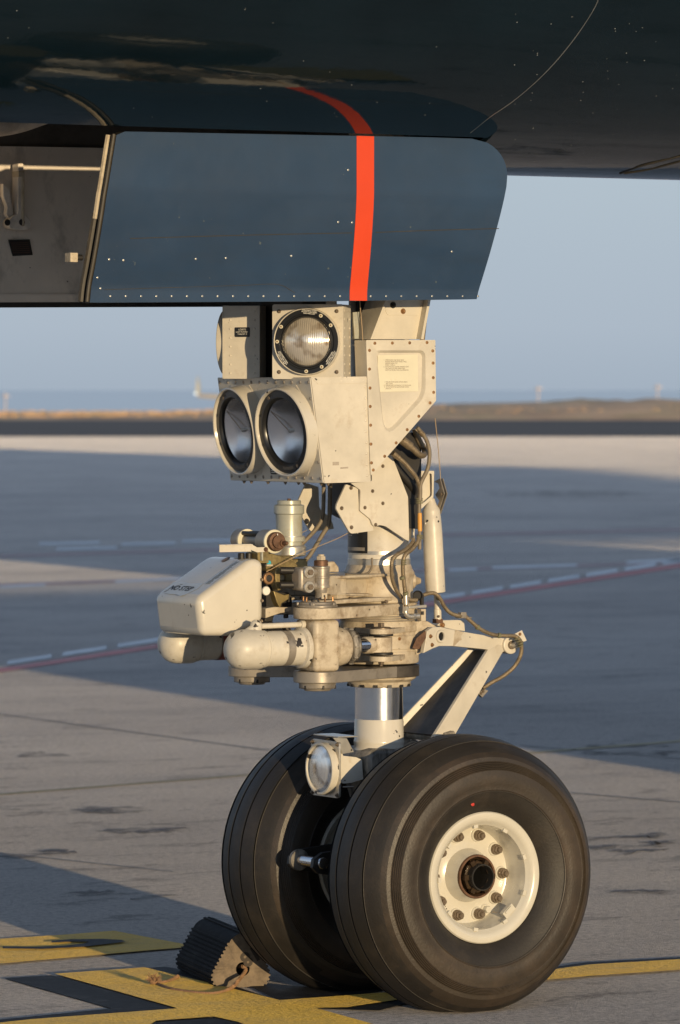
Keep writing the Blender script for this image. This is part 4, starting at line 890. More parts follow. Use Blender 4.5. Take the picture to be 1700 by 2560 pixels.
# hydraulic pipes rising to the light box
b = MB('hosegrey'); b.tube(L_([(1310,-40),(1308,150),(1300,265),(1262,340),(1180,430),(1130,480)], .03), .0058); b.tube(L_([(1355,-40),(1352,180),(1345,310),(1300,390),(1215,530),(1160,590)], .02), .0062)
b.split('hydraulic_pipe', AIR)
b = MB('wire'); b.tube(L_([(1500,368),(1400,420),(1230,490),(1060,570),(900,655)], -.09), .0011, 6); b.tube(L_([(1190,355),(1130,400),(1050,540),(910,630)], .0), .0009, 6); b.tube(L_([(1155,420),(1130,520),(940,600)], -.02), .0009, 6)
b.split('cable', AIR)

# ---- bracket plates above
def plate(pts, y, th, fn, name, m, parent, bev=.0015, rnd=0, bolts=(), bm='nutmetal', br=.0065):
    q = [P(fn(*p), y=y) for p in pts]
    if rnd: q = rounded(q, rnd, 4)
    b = MB(m); b.prism(q, (0, th, 0))
    for p in bolts: b.bolt(P(fn(*p), y=y), NY, br*.66, bm)
    return b.build(name, parent, bevel=bev)
pf = [(300,158),(380,185),(385,320),(400,340),(455,385),(475,430),(482,462),(336,481),(322,470),(236,318),(240,290)]
PLT = plate(pf, -.108, .007, c3, 'front_plate', 'cream', AIR, rnd=.004, bolts=[(333,182),(272,315),(336,440)])
plate([(330,150),(470,140),(470,-60),(600,-30),(706,240),(714,532),(690,520),(560,432),(520,424),(492,436),(474,425),(462,388),(430,362),(392,332),(396,196)], -.116, .007, c3, 'side_plate', 'cream', AIR, rnd=.005, bolts=[(541,40),(474,203),(424,311),(541,283),(494,423),(479,65)], br=.006)
qs = [P(c3(*p), y=-.108) for p in pf]; b = MB('cream'); b.prism(rounded([V(p.x, .101, p.z) for p in qs], .004, 4), (0,.007,0)); b.bolt(V(qs[3].x-.05, .101, qs[3].z-.03), NY, .006, 'dark'); b.build('front_plate', AIR, bevel=.0015)
b = MB('dark'); z0, z1 = P(c3(380,430), y=-.02).z, 1.48
b.prism([V(-.10, -.095, z0+.03), V(-.03,-.095,z0), V(.08,-.095,z0-.01), V(.08,-.095,1.6), V(-.10,-.095,1.6)], (0,.19,0)); b.build('inner_frame', AIR)
b = MB('cream'); pts = [(600,-40),(720,230),(725,540),(750,545),(752,250),(700,100),(650,-40)]
b.prism([P(c3(*q), y=-.085) for q in [(727,245),(752,243),(750,522),(727,520)]], (0,.05,0)); b.m('cream_dirty').prism([P(c3(*q), y=.02) for q in [(590,0),(650,-30),(720,150),(712,300),(650,150)]], (0,.06,0))
b.split('edge_frame', AIR, bevel=.0015)

# ---- landing light box
BY = .25; FT, FB = P(c1(622,545), y=-BY), P(c1(697,1138), y=-BY); BT, BB = P(c1(942,540), y=-BY), P(c1(956,1130), y=-BY)
b = MB('cream'); A = [FT, BT, BB, FB]; b.loft(A, [V(p.x, BY, p.z) for p in A]); BOXMB = b
fn_ = (FT-FB).cross(V(0,1,0)).normalized()
if fn_.x > 0: fn_ = -fn_
fz = (FT-FB).normalized()
def face(u, v, h=0): return FB+(FT-FB)*v+V(0, 2*BY*u, 0)+fn_*h        # u from near to far side, v upward
for t in range(5):
    q = FT+(BT-FT)*(.16+.19*t); b.rivet(V(q.x, -BY, q.z-.0115), NY, .0042, None, .5)
for t in range(9):
    q = BT+(BB-BT)*(.1+.105*t); b.rivet(V(q.x-.011, -BY, q.z), NY, .0042, None, .5)
b.prism([V(FT.x+.003,-BY,FT.z-.003), V(BT.x-.003,-BY,BT.z-.003), V(BT.x-.006,-BY,BT.z-.018), V(FT.x+.022,-BY,FT.z-.019)], (0,-.0016,0))
b.m('nutmetal')
for t in (.12,.3,.36,.5,.62,.8,.88): q = FB+(BB-FB)*.25; b.bolt((q.x-.01-.02*(t > .5), -BY+2*BY*t, FB.z), (0,0,-1), .005)
b.bolt((FB.x+.03,-BY+.03,FB.z), (0,0,-1), .005)
b.m('ink')
for (qa, qb, rows) in (((742,1020),(778,1020),4), ((785,1050),(830,1048),2)):
    for k in range(rows): b.prism([P(c1(*q), y=-BY) for q in [(qa[0],qa[1]+k*5),(qb[0],qb[1]+k*5-1),(qb[0],qb[1]+k*5+1),(qa[0],qa[1]+k*5+2)]], (0,-.0005,0))
BOX = BOXMB.build('light_box', AIR, bevel=.0012)
b = MB('cream'); rim_ = [face(.005,.005), face(.995,.005), face(.995,.995), face(.005,.995)]
b.prism([face(.006,.006), face(.994,.006), face(.994,.994), face(.006,.994)], fn_*.003)
for u in [i/11 for i in range(12)]:
    for v in (.045, .955): b.rivet(face(.025+.95*u, v, .003), fn_, .0052, 'grey', .5)
for v in (.2, .35, .5, .65, .8):
    for u in (.025, .5, .975): b.rivet(face(u, v, .003), fn_, .0052, 'grey', .5)
b.m('cream')
for u0 in (.25, .75):                                  # octagonal backing plates of the lamps
    q = [face(u0+.235*math.cos(a)/.924, .5+.43*math.sin(a)/.924, .003) for a in [rad(22.5+45*k) for k in range(8)]]; b.prism(q, fn_*.002)
b.build('front_panel', BOX, bevel=.0006)

def landing_light(s):
    n = (fn_+V(0, s*.07, 0)).normalized(); c = face(.25 if s < 0 else .75, .5, 0)-n*.011; xd = ZZ.cross(n).normalized(); yd = n.cross(xd)
    b = MB('cream_smooth'); R0 = .1235
    b.lathe([(R0+.002,-.01),(R0+.001,.03),(R0,.054),(R0-.003,.056),(R0-.006,.0545),(R0-.008,.046)], c, n, 80, cap0=False, cap1=False)
    LL = b.build('landing_light', AIR, ang=30)
    b = MB('black'); b.lathe([(R0-.008,.044),(R0-.0085,.047),(.0965,.049),(.093,.045),(.0895,.036),(.0885,.030)], c, n, 80, cap0=False, cap1=False)
    for k in range(8):
        a = 2*math.pi*k/8+.35; p = c+n*.0475+(xd*math.cos(a)+yd*math.sin(a))*.106; b.lathe([(.0045,0),(.0042,.0014),(.0018,.0008)], p, n, 12); 
    b.m('nutmetal')
    for a in (rad(-62), rad(118)): p = c+n*.0478+(xd*math.cos(a)+yd*math.sin(a))*.106; b.lathe([(.0055,0),(.0052,.002),(.002,.0022)], p, n, 12)
    b.m('grey')
    for k in range(3):
        for j in range(9): a = rad(-100+3.2*j); r_ = .0985+k*.0028; p = c+n*.0492+(xd*math.cos(a)+yd*math.sin(a))*r_; t = (-xd*math.sin(a)+yd*math.cos(a))*.0017; rr2 = (xd*math.cos(a)+yd*math.sin(a))*.0006; b.poly([p-t-rr2, p+t-rr2, p+t+rr2, p-t+rr2])
    b.build('retaining_ring', LL, ang=30)
    b = MB('mirror'); b.lathe([(.0885,.036)]+[(.0885*math.sqrt(t), .036-.015*(1-t)) for t in (.85,.7,.55,.4,.28,.18,.1,.05,.02)]+[(.0,.0208)], c, n, 64, cap0=False); b.build('reflector', LL, recalc=False, ang=60)
    b = MB('wire')
    for a in (rad(140),): b.tube([c+n*.035+(xd*math.cos(a)+yd*math.sin(a))*.085, c+n*.032+(xd*math.cos(a)+yd*math.sin(a))*.05, c+n*.028], .0013, 6)
    b.m('alu').lathe([(.006,.021),(.006,.027),(.003,.030)], c, n, 14); b.build('filament', LL)
    b = MB('glass'); b.lathe([(.0895,.040),(.07,.0425),(.045,.0445),(.02,.0455),(0,.0458)], c, n, 56, cap0=False); b.build('lens', LL, ang=60)
    return LL
landing_light(-1)['label'] = 'landing light nearer the viewer on the lower box'; landing_light(1)['label'] = 'landing light farther left on the lower box'
b = MB('black'); q = [P(c1(*p), y=-.0, ) for p in [(378,1060),(425,1062),(428,1108),(382,1106)]]
bl = [face(.535,.075,.0056), face(.475,.075,.0056), face(.470,.155,.0056), face(.537,.16,.0056)]; b.prism(bl, fn_*.0008); b.m('white')
for k in range(4): b.poly([face(.525,.09+.017*k,.0068), face(.485,.09+.017*k,.0068), face(.485,.097+.017*k,.0068), face(.525,.097+.017*k,.0068)])
b.build('placard', BOX, recalc=False)

# ---- runway turnoff lights
def turnoff(s):
    n = V(-.69, s*.724, 0).normalized() if s < 0 else V(-.69, .724, 0).normalized(); c = P(c1(600,345), y=-.19); c = V(c.x-(.022 if s > 0 else 0), s*.19, c.z)
    xd = ZZ.cross(n).normalized(); hw = .0985
    def q(u, v, h): return c+xd*u*hw+ZZ*v*hw*1.03+n*h
    b = MB('cream'); b.loft([q(u, v, -.012) for u, v in ((-1,-1),(1,-1),(1,1),(-1,1))], [q(u, v, -.115) for u, v in ((-1,-1),(1,-1),(1,1),(-1,1))])
    b.prism(rounded([q(u, v, -.0118) for u, v in ((-1.01,-1.01),(1.01,-1.01),(1.01,1.01),(-1.01,1.01))], .006, 3), n*.004)
    for t in [-.85+.243*k for k in range(8)]:
        for sgn in (-1, 1): 
            for h in (-.030, -.100): b.rivet(q(sgn*1.0, t, h), xd*sgn, .0036, 'cream', .5)
    for u, v in ((-.82,.82),(.82,.82),(.82,-.82),(-.82,-.82)): b.bolt(q(u, v, -.0078), n, .0042, 'nutmetal')
    T = b.build('turnoff_light', AIR, bevel=.002)
    b = MB('cream'); 
    for sgn in (-1, 1):                                  # folded flange plate on top of the side wall
        b.prism([q(sgn*1.0, .99, -.015), q(sgn*1.0, .99, -.11), q(sgn*1.0, .8, -.10), q(sgn*1.0, .8, -.03)], xd*sgn*.0014)
    b.split('flange', T)
    b = MB('cream'); b.lathe([(.0925,-.008),(.0915,.012),(.0905,.0135),(.0890,.0125),(.0885,.010)], c, n, 72, cap0=False, cap1=False); b.build('bezel', T, ang=30)
    b = MB('black'); b.lathe([(.0885,.009),(.0875,.0115),(.078,.0115),(.075,.0085),(.0725,.0085),(.0695,.011),(.067,.008),(.0655,.003)], c, n, 72, cap0=False, cap1=False)
    for a in (60, 33, -58, -90, 180, 150): p = c+n*.0112+(xd*math.cos(rad(a))+ZZ*math.sin(rad(a)))*.0815; b.m('placard').lathe([(.0052,0),(.0050,.0016),(.004,.0018)], p, n, 14); b.m('brass').lathe([(.0026,.0018),(.0022,.0026)], p, n, 8)
    b.m('white')
    if s < 0:
        for a0, words, in ((84, ['ADJUSTMENT SCREW','DO NOT TURN WHEN','REMOVING LAMP']), (-146, ['ADJUSTMENT SCREW','DO NOT TURN WHEN','REMOVING LAMP']), (-33, ['ADJUSTMENT SCREW','DO NOT TURN WHEN','REMOVING LAMP'])):
            a = rad(a0); e = xd*math.cos(a)+ZZ*math.sin(a)
            if a0 == 84: ty, tx = e, xd*math.sin(a)-ZZ*math.cos(a)
            elif a0 == -146: ty, tx = -e, -(xd*math.sin(a)-ZZ*math.cos(a))
            else: ty, tx = e, xd*math.sin(a)-ZZ*math.cos(a)
            for k, wd in enumerate(words): b.text(wd, .0042, c+e*.081+ty*(.0030-.0042*k)+n*.0113, tx, ty, 'CENTER', .0004, .0001)
    b.build('retaining_ring', T, recalc=False, ang=30)
    lamp_uv_disc('lens', c+n*.0, n, .0655, .020, 'flutedamber', T)
    if s > 0:
        pc = c-xd*hw*1.0*(1 if (-xd).dot(V(0,-1,0)) > 0 else -1); 
        sd = -xd if (-xd).dot(V(0,-1,0)) > 0 else xd; ty = ZZ; tx = ty.cross(sd); o_ = c+sd*(hw+.0004)-n*.065+ZZ*.028
        b = MB('black'); b.prism(rounded([o_+tx*u*.022+ZZ*v*.0135 for u, v in ((-1,-1),(1,-1),(1,1),(-1,1))], .003, 3), sd*.001); b.m('white')
        b.text('LO0072', .0065, o_+ZZ*.005+sd*.001, tx, ty, 'CENTER', .0004); b.text('LIGHT-RUNWAY', .0048, o_-ZZ*.001+sd*.001, tx, ty, 'CENTER', .0004); b.text('TURNOFF  R', .0048, o_-ZZ*.007+sd*.001, tx, ty, 'CENTER', .0004)
        b.build('placard', T, recalc=False)
    return T
turnoff(-1)['label'] = 'square turnoff light with a fluted lens facing the viewer'; turnoff(1)['label'] = 'turnoff light seen from its riveted side'
b = MB('dark'); b.box((-.27,0,1.87), (.10,.22,.27)); b.box((-.24,0,2.1), (.12,.30,.25)); b.m('cream').box((-.262,-.165,1.90), (.03,.004,.13)); b.split('light_support', AIR)

# ---- gusset box with the instruction placard
GY = -.255
ow = [P(c1(*q), y=GY) for q in [(930,336),(1318,336),(1322,676),(956,1096)]]; ow_r = rounded(ow, .003, 6)
iw = [P(c1(*q), y=GY) for q in [(976,394),(1262,394),(1264,648),(1012,905)]]; iw_r = rounded([iw[0], iw[1], iw[2], P(c1(1035,900), y=GY), P(c1(985,870), y=GY)][:4], [.018,.018,.03,.06], 6)
iw_in = rounded([P(c1(*q), y=GY+.011) for q in [(990,408),(1243,408),(1240,640),(1032,872)]], [.014,.014,.025,.05], 6)
b = MB('cream'); a = [b.v(p) for p in ow_r]; c_ = [b.v(p) for p in iw_r]; d_ = [b.v(p) for p in iw_in]; back = [b.v(p+V(0,.06,0)) for p in ow_r]; n = len(a)
for i in range(n):
    j = (i+1) % n; b.f([a[i], a[j], c_[j], c_[i]]); b.f([c_[i], c_[j], d_[j], d_[i]]); b.f([a[i], back[i], back[j], a[j]])
b.f(d_); b.f(back[::-1])
for q in [(979,354),(1077,353),(1174,352),(1271,350),(949,394),(949,499),(952,605),(953,708),(955,813),(957,919),(960,1024),(970,1064),(1303,397),(1305,465),(1306,547),(1308,629),(1288,688),(1225,763),(1160,838),(1098,912),(1034,987)]:
    p = P(c1(*q), y=GY); b.m('brass').lathe([(.0046,0),(.0042,.0014),(.0022,.0016),(.0018,.0007)], p, NY, 12)
GUS = b.build('gusset_box', AIR, ang=40)
b = MB('placard'); py_ = GY+.010; b.prism([P(c1(*q), y=py_) for q in [(994,421),(1218,417),(1221,622),(999,627)]], (0,-.001,0)); b.m('ink')
t1 = [('1','OPEN NOSE AND MAIN GEAR'),('','DOORS FROM MAIN WHEEL WELL'),('','SERVICE PANEL P72'),('','STEPS 1 THRU 4'),('2','ACTUATE NLG DOOR UNSAFE LIGHT'),('','TEST SWITCH AND VERIFY RED'),('','LIGHT IN WHEEL WELL ILLUMINATES')]
t2 = [('1','ENSURE NOSE GEAR DOOR AREAS'),('','ARE CLEAR'),('2','ENSURE LEFT HYDRAULIC SYSTEM IS ON'),('3','ACTUATE NOSE GEAR DOOR CLOSE'),('','SWITCH')]
xd_, zd_ = V(1,0,0), ZZ
sp_ = crop(930, 880, .082908)
for i, (nn_, tx) in enumerate(t1):
    o_ = P(sp_(398, 258+50.5*i), y=py_-.001); b.text(tx, .00455, o_, xd_, zd_, lift=.0003)
    if nn_: b.text(nn_, .0045, P(sp_(348, 258+50.5*i), y=py_-.001), xd_, zd_, lift=.0003)
for i, (nn_, tx) in enumerate(t2):
    o_ = P(sp_(410, 920+50.5*i), y=py_-.001); b.text(tx, .00455, o_, xd_, zd_, lift=.0003)
    if nn_: b.text(nn_, .0045, P(sp_(362, 920+50.5*i), y=py_-.001), xd_, zd_, lift=.0003)
b.build('instruction_placard', GUS, recalc=False)

# ---- drag brace channels rising into the bay
b = MB('cream'); f2 = lambda pts, y: [P(c1(*q), y=y) for q in pts]
b.prism(f2([(968,332),(1052,110),(1075,0),(1295,0),(1290,112),(1238,332)], -.19), (0,.016,0))
b.prism(f2([(955,332),(1040,110),(1070,-60),(1078,-60),(1052,110),(968,332)], -.215), (0,.10,0)); b.prism(f2([(1238,332),(1278,112),(1290,-60),(1300,-60),(1292,112),(1252,332)], -.215), (0,.08,0))
b.prism(rounded(f2([(1035,165),(1055,60),(1255,60),(1235,198),(1050,198)], -.1915), .008, 4), (0,-.003,0) if False else (0,.002,0))
b.bolt(P(c1(1137,175), y=-.191), NY, .006, 'brass'); b.bolt(P(c1(1080,140), y=-.191), NY, .007, 'dark')
BR = b.build('drag_brace', AIR, bevel=.002)
b = MB('canister'); b.prism(f2([(858,180),(893,178),(890,330),(866,330)], -.18), (0,.01,0)); b.m('dark').prism(f2([(893,100),(960,100),(940,332),(890,332)], -.10), (0,.02,0)); b.split('bracket', BR, bevel=.001)
b = MB('hose'); b.tube(f2([(1275,60),(1268,160),(1258,250),(1248,345)], -.12), .0052); b.tube(f2([(1266,60),(1259,160),(1249,250),(1239,345)], -.115), .0052); b.split('braided_hose', BR)
b = MB('wire'); b.tube(f2([(893,100),(900,180),(907,260),(912,335)], -.2), .0012, 6); b.tube([P(c7(1000,-270), y=-.12), P(c7(1060,300), y=-.11), P(c7(1110,920), y=-.10)], .0013, 6); b.split('cable', BR)

# ---- retraction strut and pocketed bracket aft of the leg
r0, r1 = P(c3(857,335), y=-.06), P(c3(886,868), y=-.06); ax_ = (r1-r0).normalized()
b = MB('cream'); hh = (r1-r0).length; b.lathe([(.012,-.035),(.014,-.022),(.024,-.006),(.0255,0),(.0255,.012),(.0265,.014),(.0282,.06),(.0284,hh-.03),(.0278,hh-.002),(.022,hh)], r0, ax_, 40)
side = V(-.53,-.85,0)
for dx, hz, rr0, mm in ((.018,.028,.0032,'black'),(-.012,.026,.0032,'black'),(.014,.016,.0024,'rivet'),(-.018,.034,.0026,'white'),(.022,hh-.02,.003,'rivet')):
    p = r0+ax_*hz+RT*dx-VD*.026*math.sqrt(max(.05, 1-(dx/.0275)**2)); b.m(mm).lathe([(rr0,-.002),(rr0,.0012),(rr0*.6,.002)], p, -VD, 10)
RS = b.build('spring_strut', AIR)
b = MB('cream'); q0, q1 = P(c3(896,880), y=-.06), P(c3(900,1042), y=-.06); b.cyl(q0, q1, .0095); b.cyl(P(c3(898,975), y=-.06), q1, .011); b.bolt(P(c3(905,1022), y=-.072), NY, .003, 'nutmetal'); b.m('rust').box(q1+V(0,0,-.004), (.022,.02,.012)); b.build('strut_rod', RS)
def pocket(outer, inner, y, depth, back_t, fn, name, m, parent, ro=.003, ri=.006):
    o1 = rounded([P(fn(*q), y=y) for q in outer], ro, 4); i1 = rounded([P(fn(*q), y=y) for q in inner], ri, 4); i2 = rounded([P(fn(*q), y=y+depth) for q in inner], ri, 4)
    b = MB(m); a = [b.v(p) for p in o1]; c_ = [b.v(p) for p in i1]; d_ = [b.v(p) for p in i2]; k = [b.v(p+V(0, back_t, 0)) for p in o1]; n = len(a)
    for i in range(n):
        j = (i+1) % n; b.f([a[i], a[j], c_[j], c_[i]]); b.f([c_[i], c_[j], d_[j], d_[i]]); b.f([a[i], k[i], k[j], a[j]])
    b.f(d_); b.f(k[::-1]); return b.build(name, parent, ang=40)
pocket([(600,765),(985,760),(968,1280),(640,1600),(620,1190),(580,1060)], [(700,880),(935,805),(945,1240),(760,1400),(690,1290),(640,1040)], -.075, .014, .05, c7, 'pocket_bracket', 'cream', AIR)
XP = P(c7(1130,1200), y=-.09).x; tp = [P(c7(*q), x=XP) for q in [(975,975),(1095,905),(1180,1210),(1050,1615),(1010,1540),(1080,1350),(1000,1230),(1085,1100),(1060,1010)]]
b = MB('grey')
b.prism(tp, (.003,0,0)); b.prism([p+V(.009,0,0) for p in tp], (.003,0,0)); b.m('cream').prism([P(c7(*q), y=-.06) for q in [(930,1300),(975,1290),(1060,1470),(1040,1500)]], (0,.004,0)); b.m('nutmetal').lathe([(.005,0),(.005,.004)], P(c7(1130,1220), x=XP-.001), (-1,0,0), 14)
b.build('cam_plate', AIR, bevel=.0008)

# ---- torque links
H0 = V(P(c3(915,1152), y=-.10).x, -.105, P(c3(915,1152), y=-.10).z); AP = P(c8(1250,240), y=-.03)
dirn = V(AP.x-H0.x, AP.y-H0.y, 0).normalized(); nrm = V(dirn.y, -dirn.x, 0); nrm = nrm if nrm.y < 0 else -nrm
U = lambda fn, pts: [Pn(fn(*q), H0, nrm) for q in pts]
b = MB('cream'); top = U(c3, [(808,1262),(832,1118),(868,1092),(918,1090),(1015,1112),(1150,1136),(1330,1164),(1392,1172),(1412,1205),(1408,1238),(1372,1262),(1325,1251),(1200,1236),(1000,1216),(910,1216),(868,1232)])
b.prism(top, -nrm*.014)
b.loft([V(p.x, -p.y, p.z) for p in top], [V(p.x, -p.y-.014, p.z) for p in top])
b.cyl((AP.x, -.045, AP.z), (AP.x, .045, AP.z), .026)
mid = [p-nrm*.0145 for p in top]
UL = b.build('upper_torque_link', AIR, bevel=.0025)
b = MB('cream'); p = Pn(c3(915,1152), H0, nrm); b.lathe([(.0185,0),(.0185,.004),(.0170,.006),(.0125,.006),(.0118,.002)], p, nrm, 32, cap0=False, cap1=False); b.m('black').lathe([(.0120,.0012),(.0001,.0014)], p, nrm, 24); b.build('bushing', UL)
b = MB('nutmetal'); p = Pn(c8(1245,240), H0, nrm); b.m('alu').lathe([(.019,0),(.019,.003),(.0165,.004)], p, nrm, 32); b.m('dark').lathe([(.0155,.004),(.0155,.006)], p, nrm, 32); b.m('alu').lathe([(.0125,.006),(.0125,.016),(.011,.018)], p, nrm, 6); b.lathe([(.0085,.017),(.0085,.030),(.0075,.032)], p, nrm, 20); b.build('apex_nut', UL)
b = MB('cream_dirty'); b.prism(U(c3, [(1020,1110),(1070,1125),(1050,1150),(1055,1175),(1040,1180),(1010,1212),(1000,1214),(1012,1110)]), nrm*.0015)
for q in [(852,1152),(862,1208)]: b.bolt(Pn(c3(*q), H0, nrm), nrm, .0045, 'brass')
b.split('link_pad', UL, bevel=.0005)
b = MB('cream_dirty')                                 # lugs of the collar that carry the link
for s in (-1, 1):
    pts = [P(c3(*q), y=-.10) for q in [(640,1075),(770,1045),(850,1055),(905,1088),(935,1150),(905,1200),(860,1230),(790,1272),(770,1290),(640,1300)]]
    b.loft([V(p.x, s*.088, p.z) for p in pts], [V(p.x, s*.062, p.z) for p in pts])
b.cyl((H0.x,-.1,H0.z), (H0.x,.1,H0.z), .02); b.build('link_lug', COLLAR, bevel=.005)
b = MB('rust'); q = [P(c3(*p), y=-.128) for p in [(742,1235),(735,1225),(762,1165),(820,1115),(824,1160),(778,1238)]]; b.prism(q, (.012,.02,0)); b.build('stop_tab', UL, bevel=.0012)
b = MB('cream'); q = [P(c3(*p), y=-.05) for p in [(895,1080),(918,1060),(935,1048),(1030,1045),(1072,1050),(1078,1118),(1000,1108),(930,1090)]]; b.prism(q, (0,.03,0)); b.bolt(P(c3(930,1079), y=-.052), NY, .006, 'brass'); b.build('rod_bracket', UL, bevel=.0015)
# lower link: two arms that meet at the apex, with a thin web
def low(s):
    F0 = V(.158, -.105, .74); d = V(AP.x-.158, -.03+.105, 0).normalized(); nn = V(d.y, -d.x, 0); nn = nn if nn.y < 0 else -nn
    pts = [Pn(c8(*q), F0, nn) for q in [(1020,296),(1130,236),(1240,250),(1180,338),(640,1275),(560,1400),(330,1400),(395,1295)]]
    return [V(p.x, s*-p.y, p.z) for p in pts], V(nn.x, s*-nn.y, 0)
b = MB('cream')
for s in (-1, 1):
    pts, nn = low(s); b.prism(pts, -nn*.012)
pn, n1 = low(-1); pf_, n2 = low(1)
b.m('oilydark')
def mx(a, c, t): return a*(1-t)+c*t
near = [mx(pn[0], pn[3], .3)-n1*.012, mx(pn[7], pn[4], .3)-n1*.012]; farr = [mx(pf_[0], pf_[3], .3)-n2*.012, mx(pf_[7], pf_[4], .3)-n2*.012]
b.loft([near[0], near[1], farr[1], farr[0]], [p+V(.006,0,-.003) for p in [near[0], near[1], farr[1], farr[0]]])
LLK = b.build('lower_torque_link', AIR, bevel=.002)
b = MB('rivet'); b.m('nutmetal').cyl((AP.x,-.05,AP.z), (AP.x,.05,AP.z), .012); b.build('apex_pin', LLK)
b = MB('grey'); q = [P(c8(*p), y=-.05) for p in [(905,800),(965,745),(1018,770),(950,848)]]; b.prism(q, (0,.012,0)); b.bolt(P(c8(958,775), y=-.051), NY, .0035, 'nutmetal'); b.bolt(P(c8(935,800), y=-.051), NY, .003, 'nutmetal'); b.build('hose_bracket', LLK, bevel=.0008)

# ---- hoses
def hose(pts, r, y, fn, m='hose', name='hydraulic_hose', parent=AIR, extra=None):
    ys = y if isinstance(y, (list, tuple)) else [y]*len(pts); b = MB(m); Q = b.tube([P(fn(*q), y=yy) for q, yy in zip(pts, ys)], r); extra and extra(b, Q); return b.build(name, parent, ang=50)
def lines(b, Q): pass
hose([(310,160),(430,230),(560,320),(660,420),(750,460),(800,410),(790,330),(720,220),(650,80),(610,-60)], .0088, [-.15,-.15,-.15,-.148,-.14,-.12,-.105,-.1,-.1,-.1], c7)
b = MB('hose'); b.cyl(P(c7(345,150), y=-.15), P(c7(520,285), y=-.15), .0125); b.cyl(P(c7(175,415), y=-.15), P(c7(300,515), y=-.15), .0075); b.cyl(P(c7(690,-20), y=-.145), P(c7(775,60), y=-.145), .0075); b.split('hose_fitting', AIR)
hose([(650,-90),(750,30),(840,180),(890,380),(880,600),(840,760),(760,920),(715,1040),(712,1200),(705,1340)], .0057, -.145, c7, 'hosegrey')
hose([(280,500),(400,600),(520,740),(620,870),(680,1000),(705,1130),(690,1340)], .0060, [-.15,-.15,-.15,-.148,-.146,-.14,-.14], c7)
hose([(690,1330),(690,1480),(700,1960),(700,2300)], .0050, -.14, c7, 'hosegrey')
b = MB('sleeve'); b.cyl(P(c7(700,1585), y=-.14), P(c7(705,1945), y=-.14), .0062); b.build('marker_sleeve', AIR)
hose([(180,560),(260,720),(370,860),(500,1000),(560,1120),(560,1260)], .0125, [-.10,-.1,-.1,-.098,-.09,-.08], c7, 'dark', 'rubber_hose')
b = MB('olive')
for zc_ in (1310, 1350, 1390): b.lathe([(.0092,-.0018),(.0102,0),(.0092,.0018)], P(c7(695,zc_), y=-.14), (0,0,1), 20)
for zc_ in (492, 503, 514): b.lathe([(.0088,-.0016),(.0098,0),(.0088,.0016)], P(c3(782,zc_), y=-.14), (0,0,1), 20)
for zc_ in (655, 668, 682): b.lathe([(.0068,-.0016),(.0078,0),(.0068,.0016)], P(c3(677,zc_), y=-.155), (0,0,1), 20)
b.split('clamp', AIR)
hose([(775,500),(772,530),(735,580),(690,618),(674,660),(672,720),(680,800),(688,880),(692,960)], .0058, [-.14,-.145,-.15,-.155,-.155,-.15,-.145,-.142,-.14], c3)
hose([(742,515),(735,540),(690,585),(632,620),(605,650),(598,700),(604,780),(630,850),(665,900)], .0056, [-.13,-.135,-.145,-.15,-.152,-.15,-.14,-.13,-.12], c3)
b = MB('alu'); b.cyl(P(c3(690,870), y=-.141), P(c3(692,945), y=-.141), .0075); b.lathe([(.0095,0),(.0095,.012)], P(c3(690,985), y=-.141), (0,0,1), 6); b.tube([P(c3(690,980), y=-.141), P(c3(692,1005), y=-.141), P(c3(712,1022), y=-.141), P(c3(745,1022), y=-.141)], .0068); b.lathe([(.009,0),(.009,.008)], P(c3(735,1022), y=-.141), (1,0,0), 6); b.lathe([(.008,0),(.008,.012)], P(c3(752,1020), y=-.141), (1,0,0), 16); b.split('elbow_fitting', AIR)
b = MB('dark'); b.lathe([(.0125,0),(.0145,.002),(.0145,.010),(.0125,.010),(.012,.003)], P(c3(770,885), y=-.10), V(-.6,-.8,0), 28); b.box(P(c3(795,920), y=-.10), (.008,.012,.036)); b.m('alu').prism([P(c3(*q), y=-.12) for q in [(715,955),(828,945),(828,965),(715,970)]], (0,.03,0)); b.m('hose').tube([P(c3(*q), y=-.115) for q in [(695,905),(730,915),(765,915)]], .006); b.m('cream_dirty').box(P(c3(795,1012), y=-.12), (.016,.02,.034)); b.m('dark').box(P(c3(800,1000), y=-.131), (.008,.004,.010)); b.build('hose_clip', AIR, bevel=.001)
hose([(800,885),(840,872),(880,872),(915,905),(945,960),(985,1000),(1040,1018),(1075,1018),(1115,1052),(1180,1105),(1260,1140),(1340,1148),(1400,1150),(1435,1175),(1447,1220),(1440,1280),(1400,1350),(1330,1410),(1250,1455),(1195,1492)], .0057, [-.10]*4+[-.095]*3+[-.09]*3+[-.085]*2+[-.08,-.08,-.075,-.07,-.06,-.055,-.052,-.05], c3)
b = MB('olive')
for q in ((1415,1165),(1428,1180),(1440,1196),(1440,1212)): b.lathe([(.0085,-.0018),(.0098,0),(.0085,.0018)], P(c3(*q), y=-.08), V(.5,0,-1), 20)
b.split('clamp', AIR)
b = MB('cream'); b.prism([P(c3(*q), y=-.07) for q in [(1405,1135),(1450,1112),(1482,1180),(1440,1195)]], (0,.006,0)); b.bolt(P(c3(1437,1138), y=-.071), NY, .0035, 'brass'); b.m('grey').box(P(c3(1060,1012), y=-.09), (.018,.018,.016)); b.box(P(c3(1070,1030), y=-.085), (.045,.02,.003)); b.split('clip_plate', AIR, bevel=.0008)

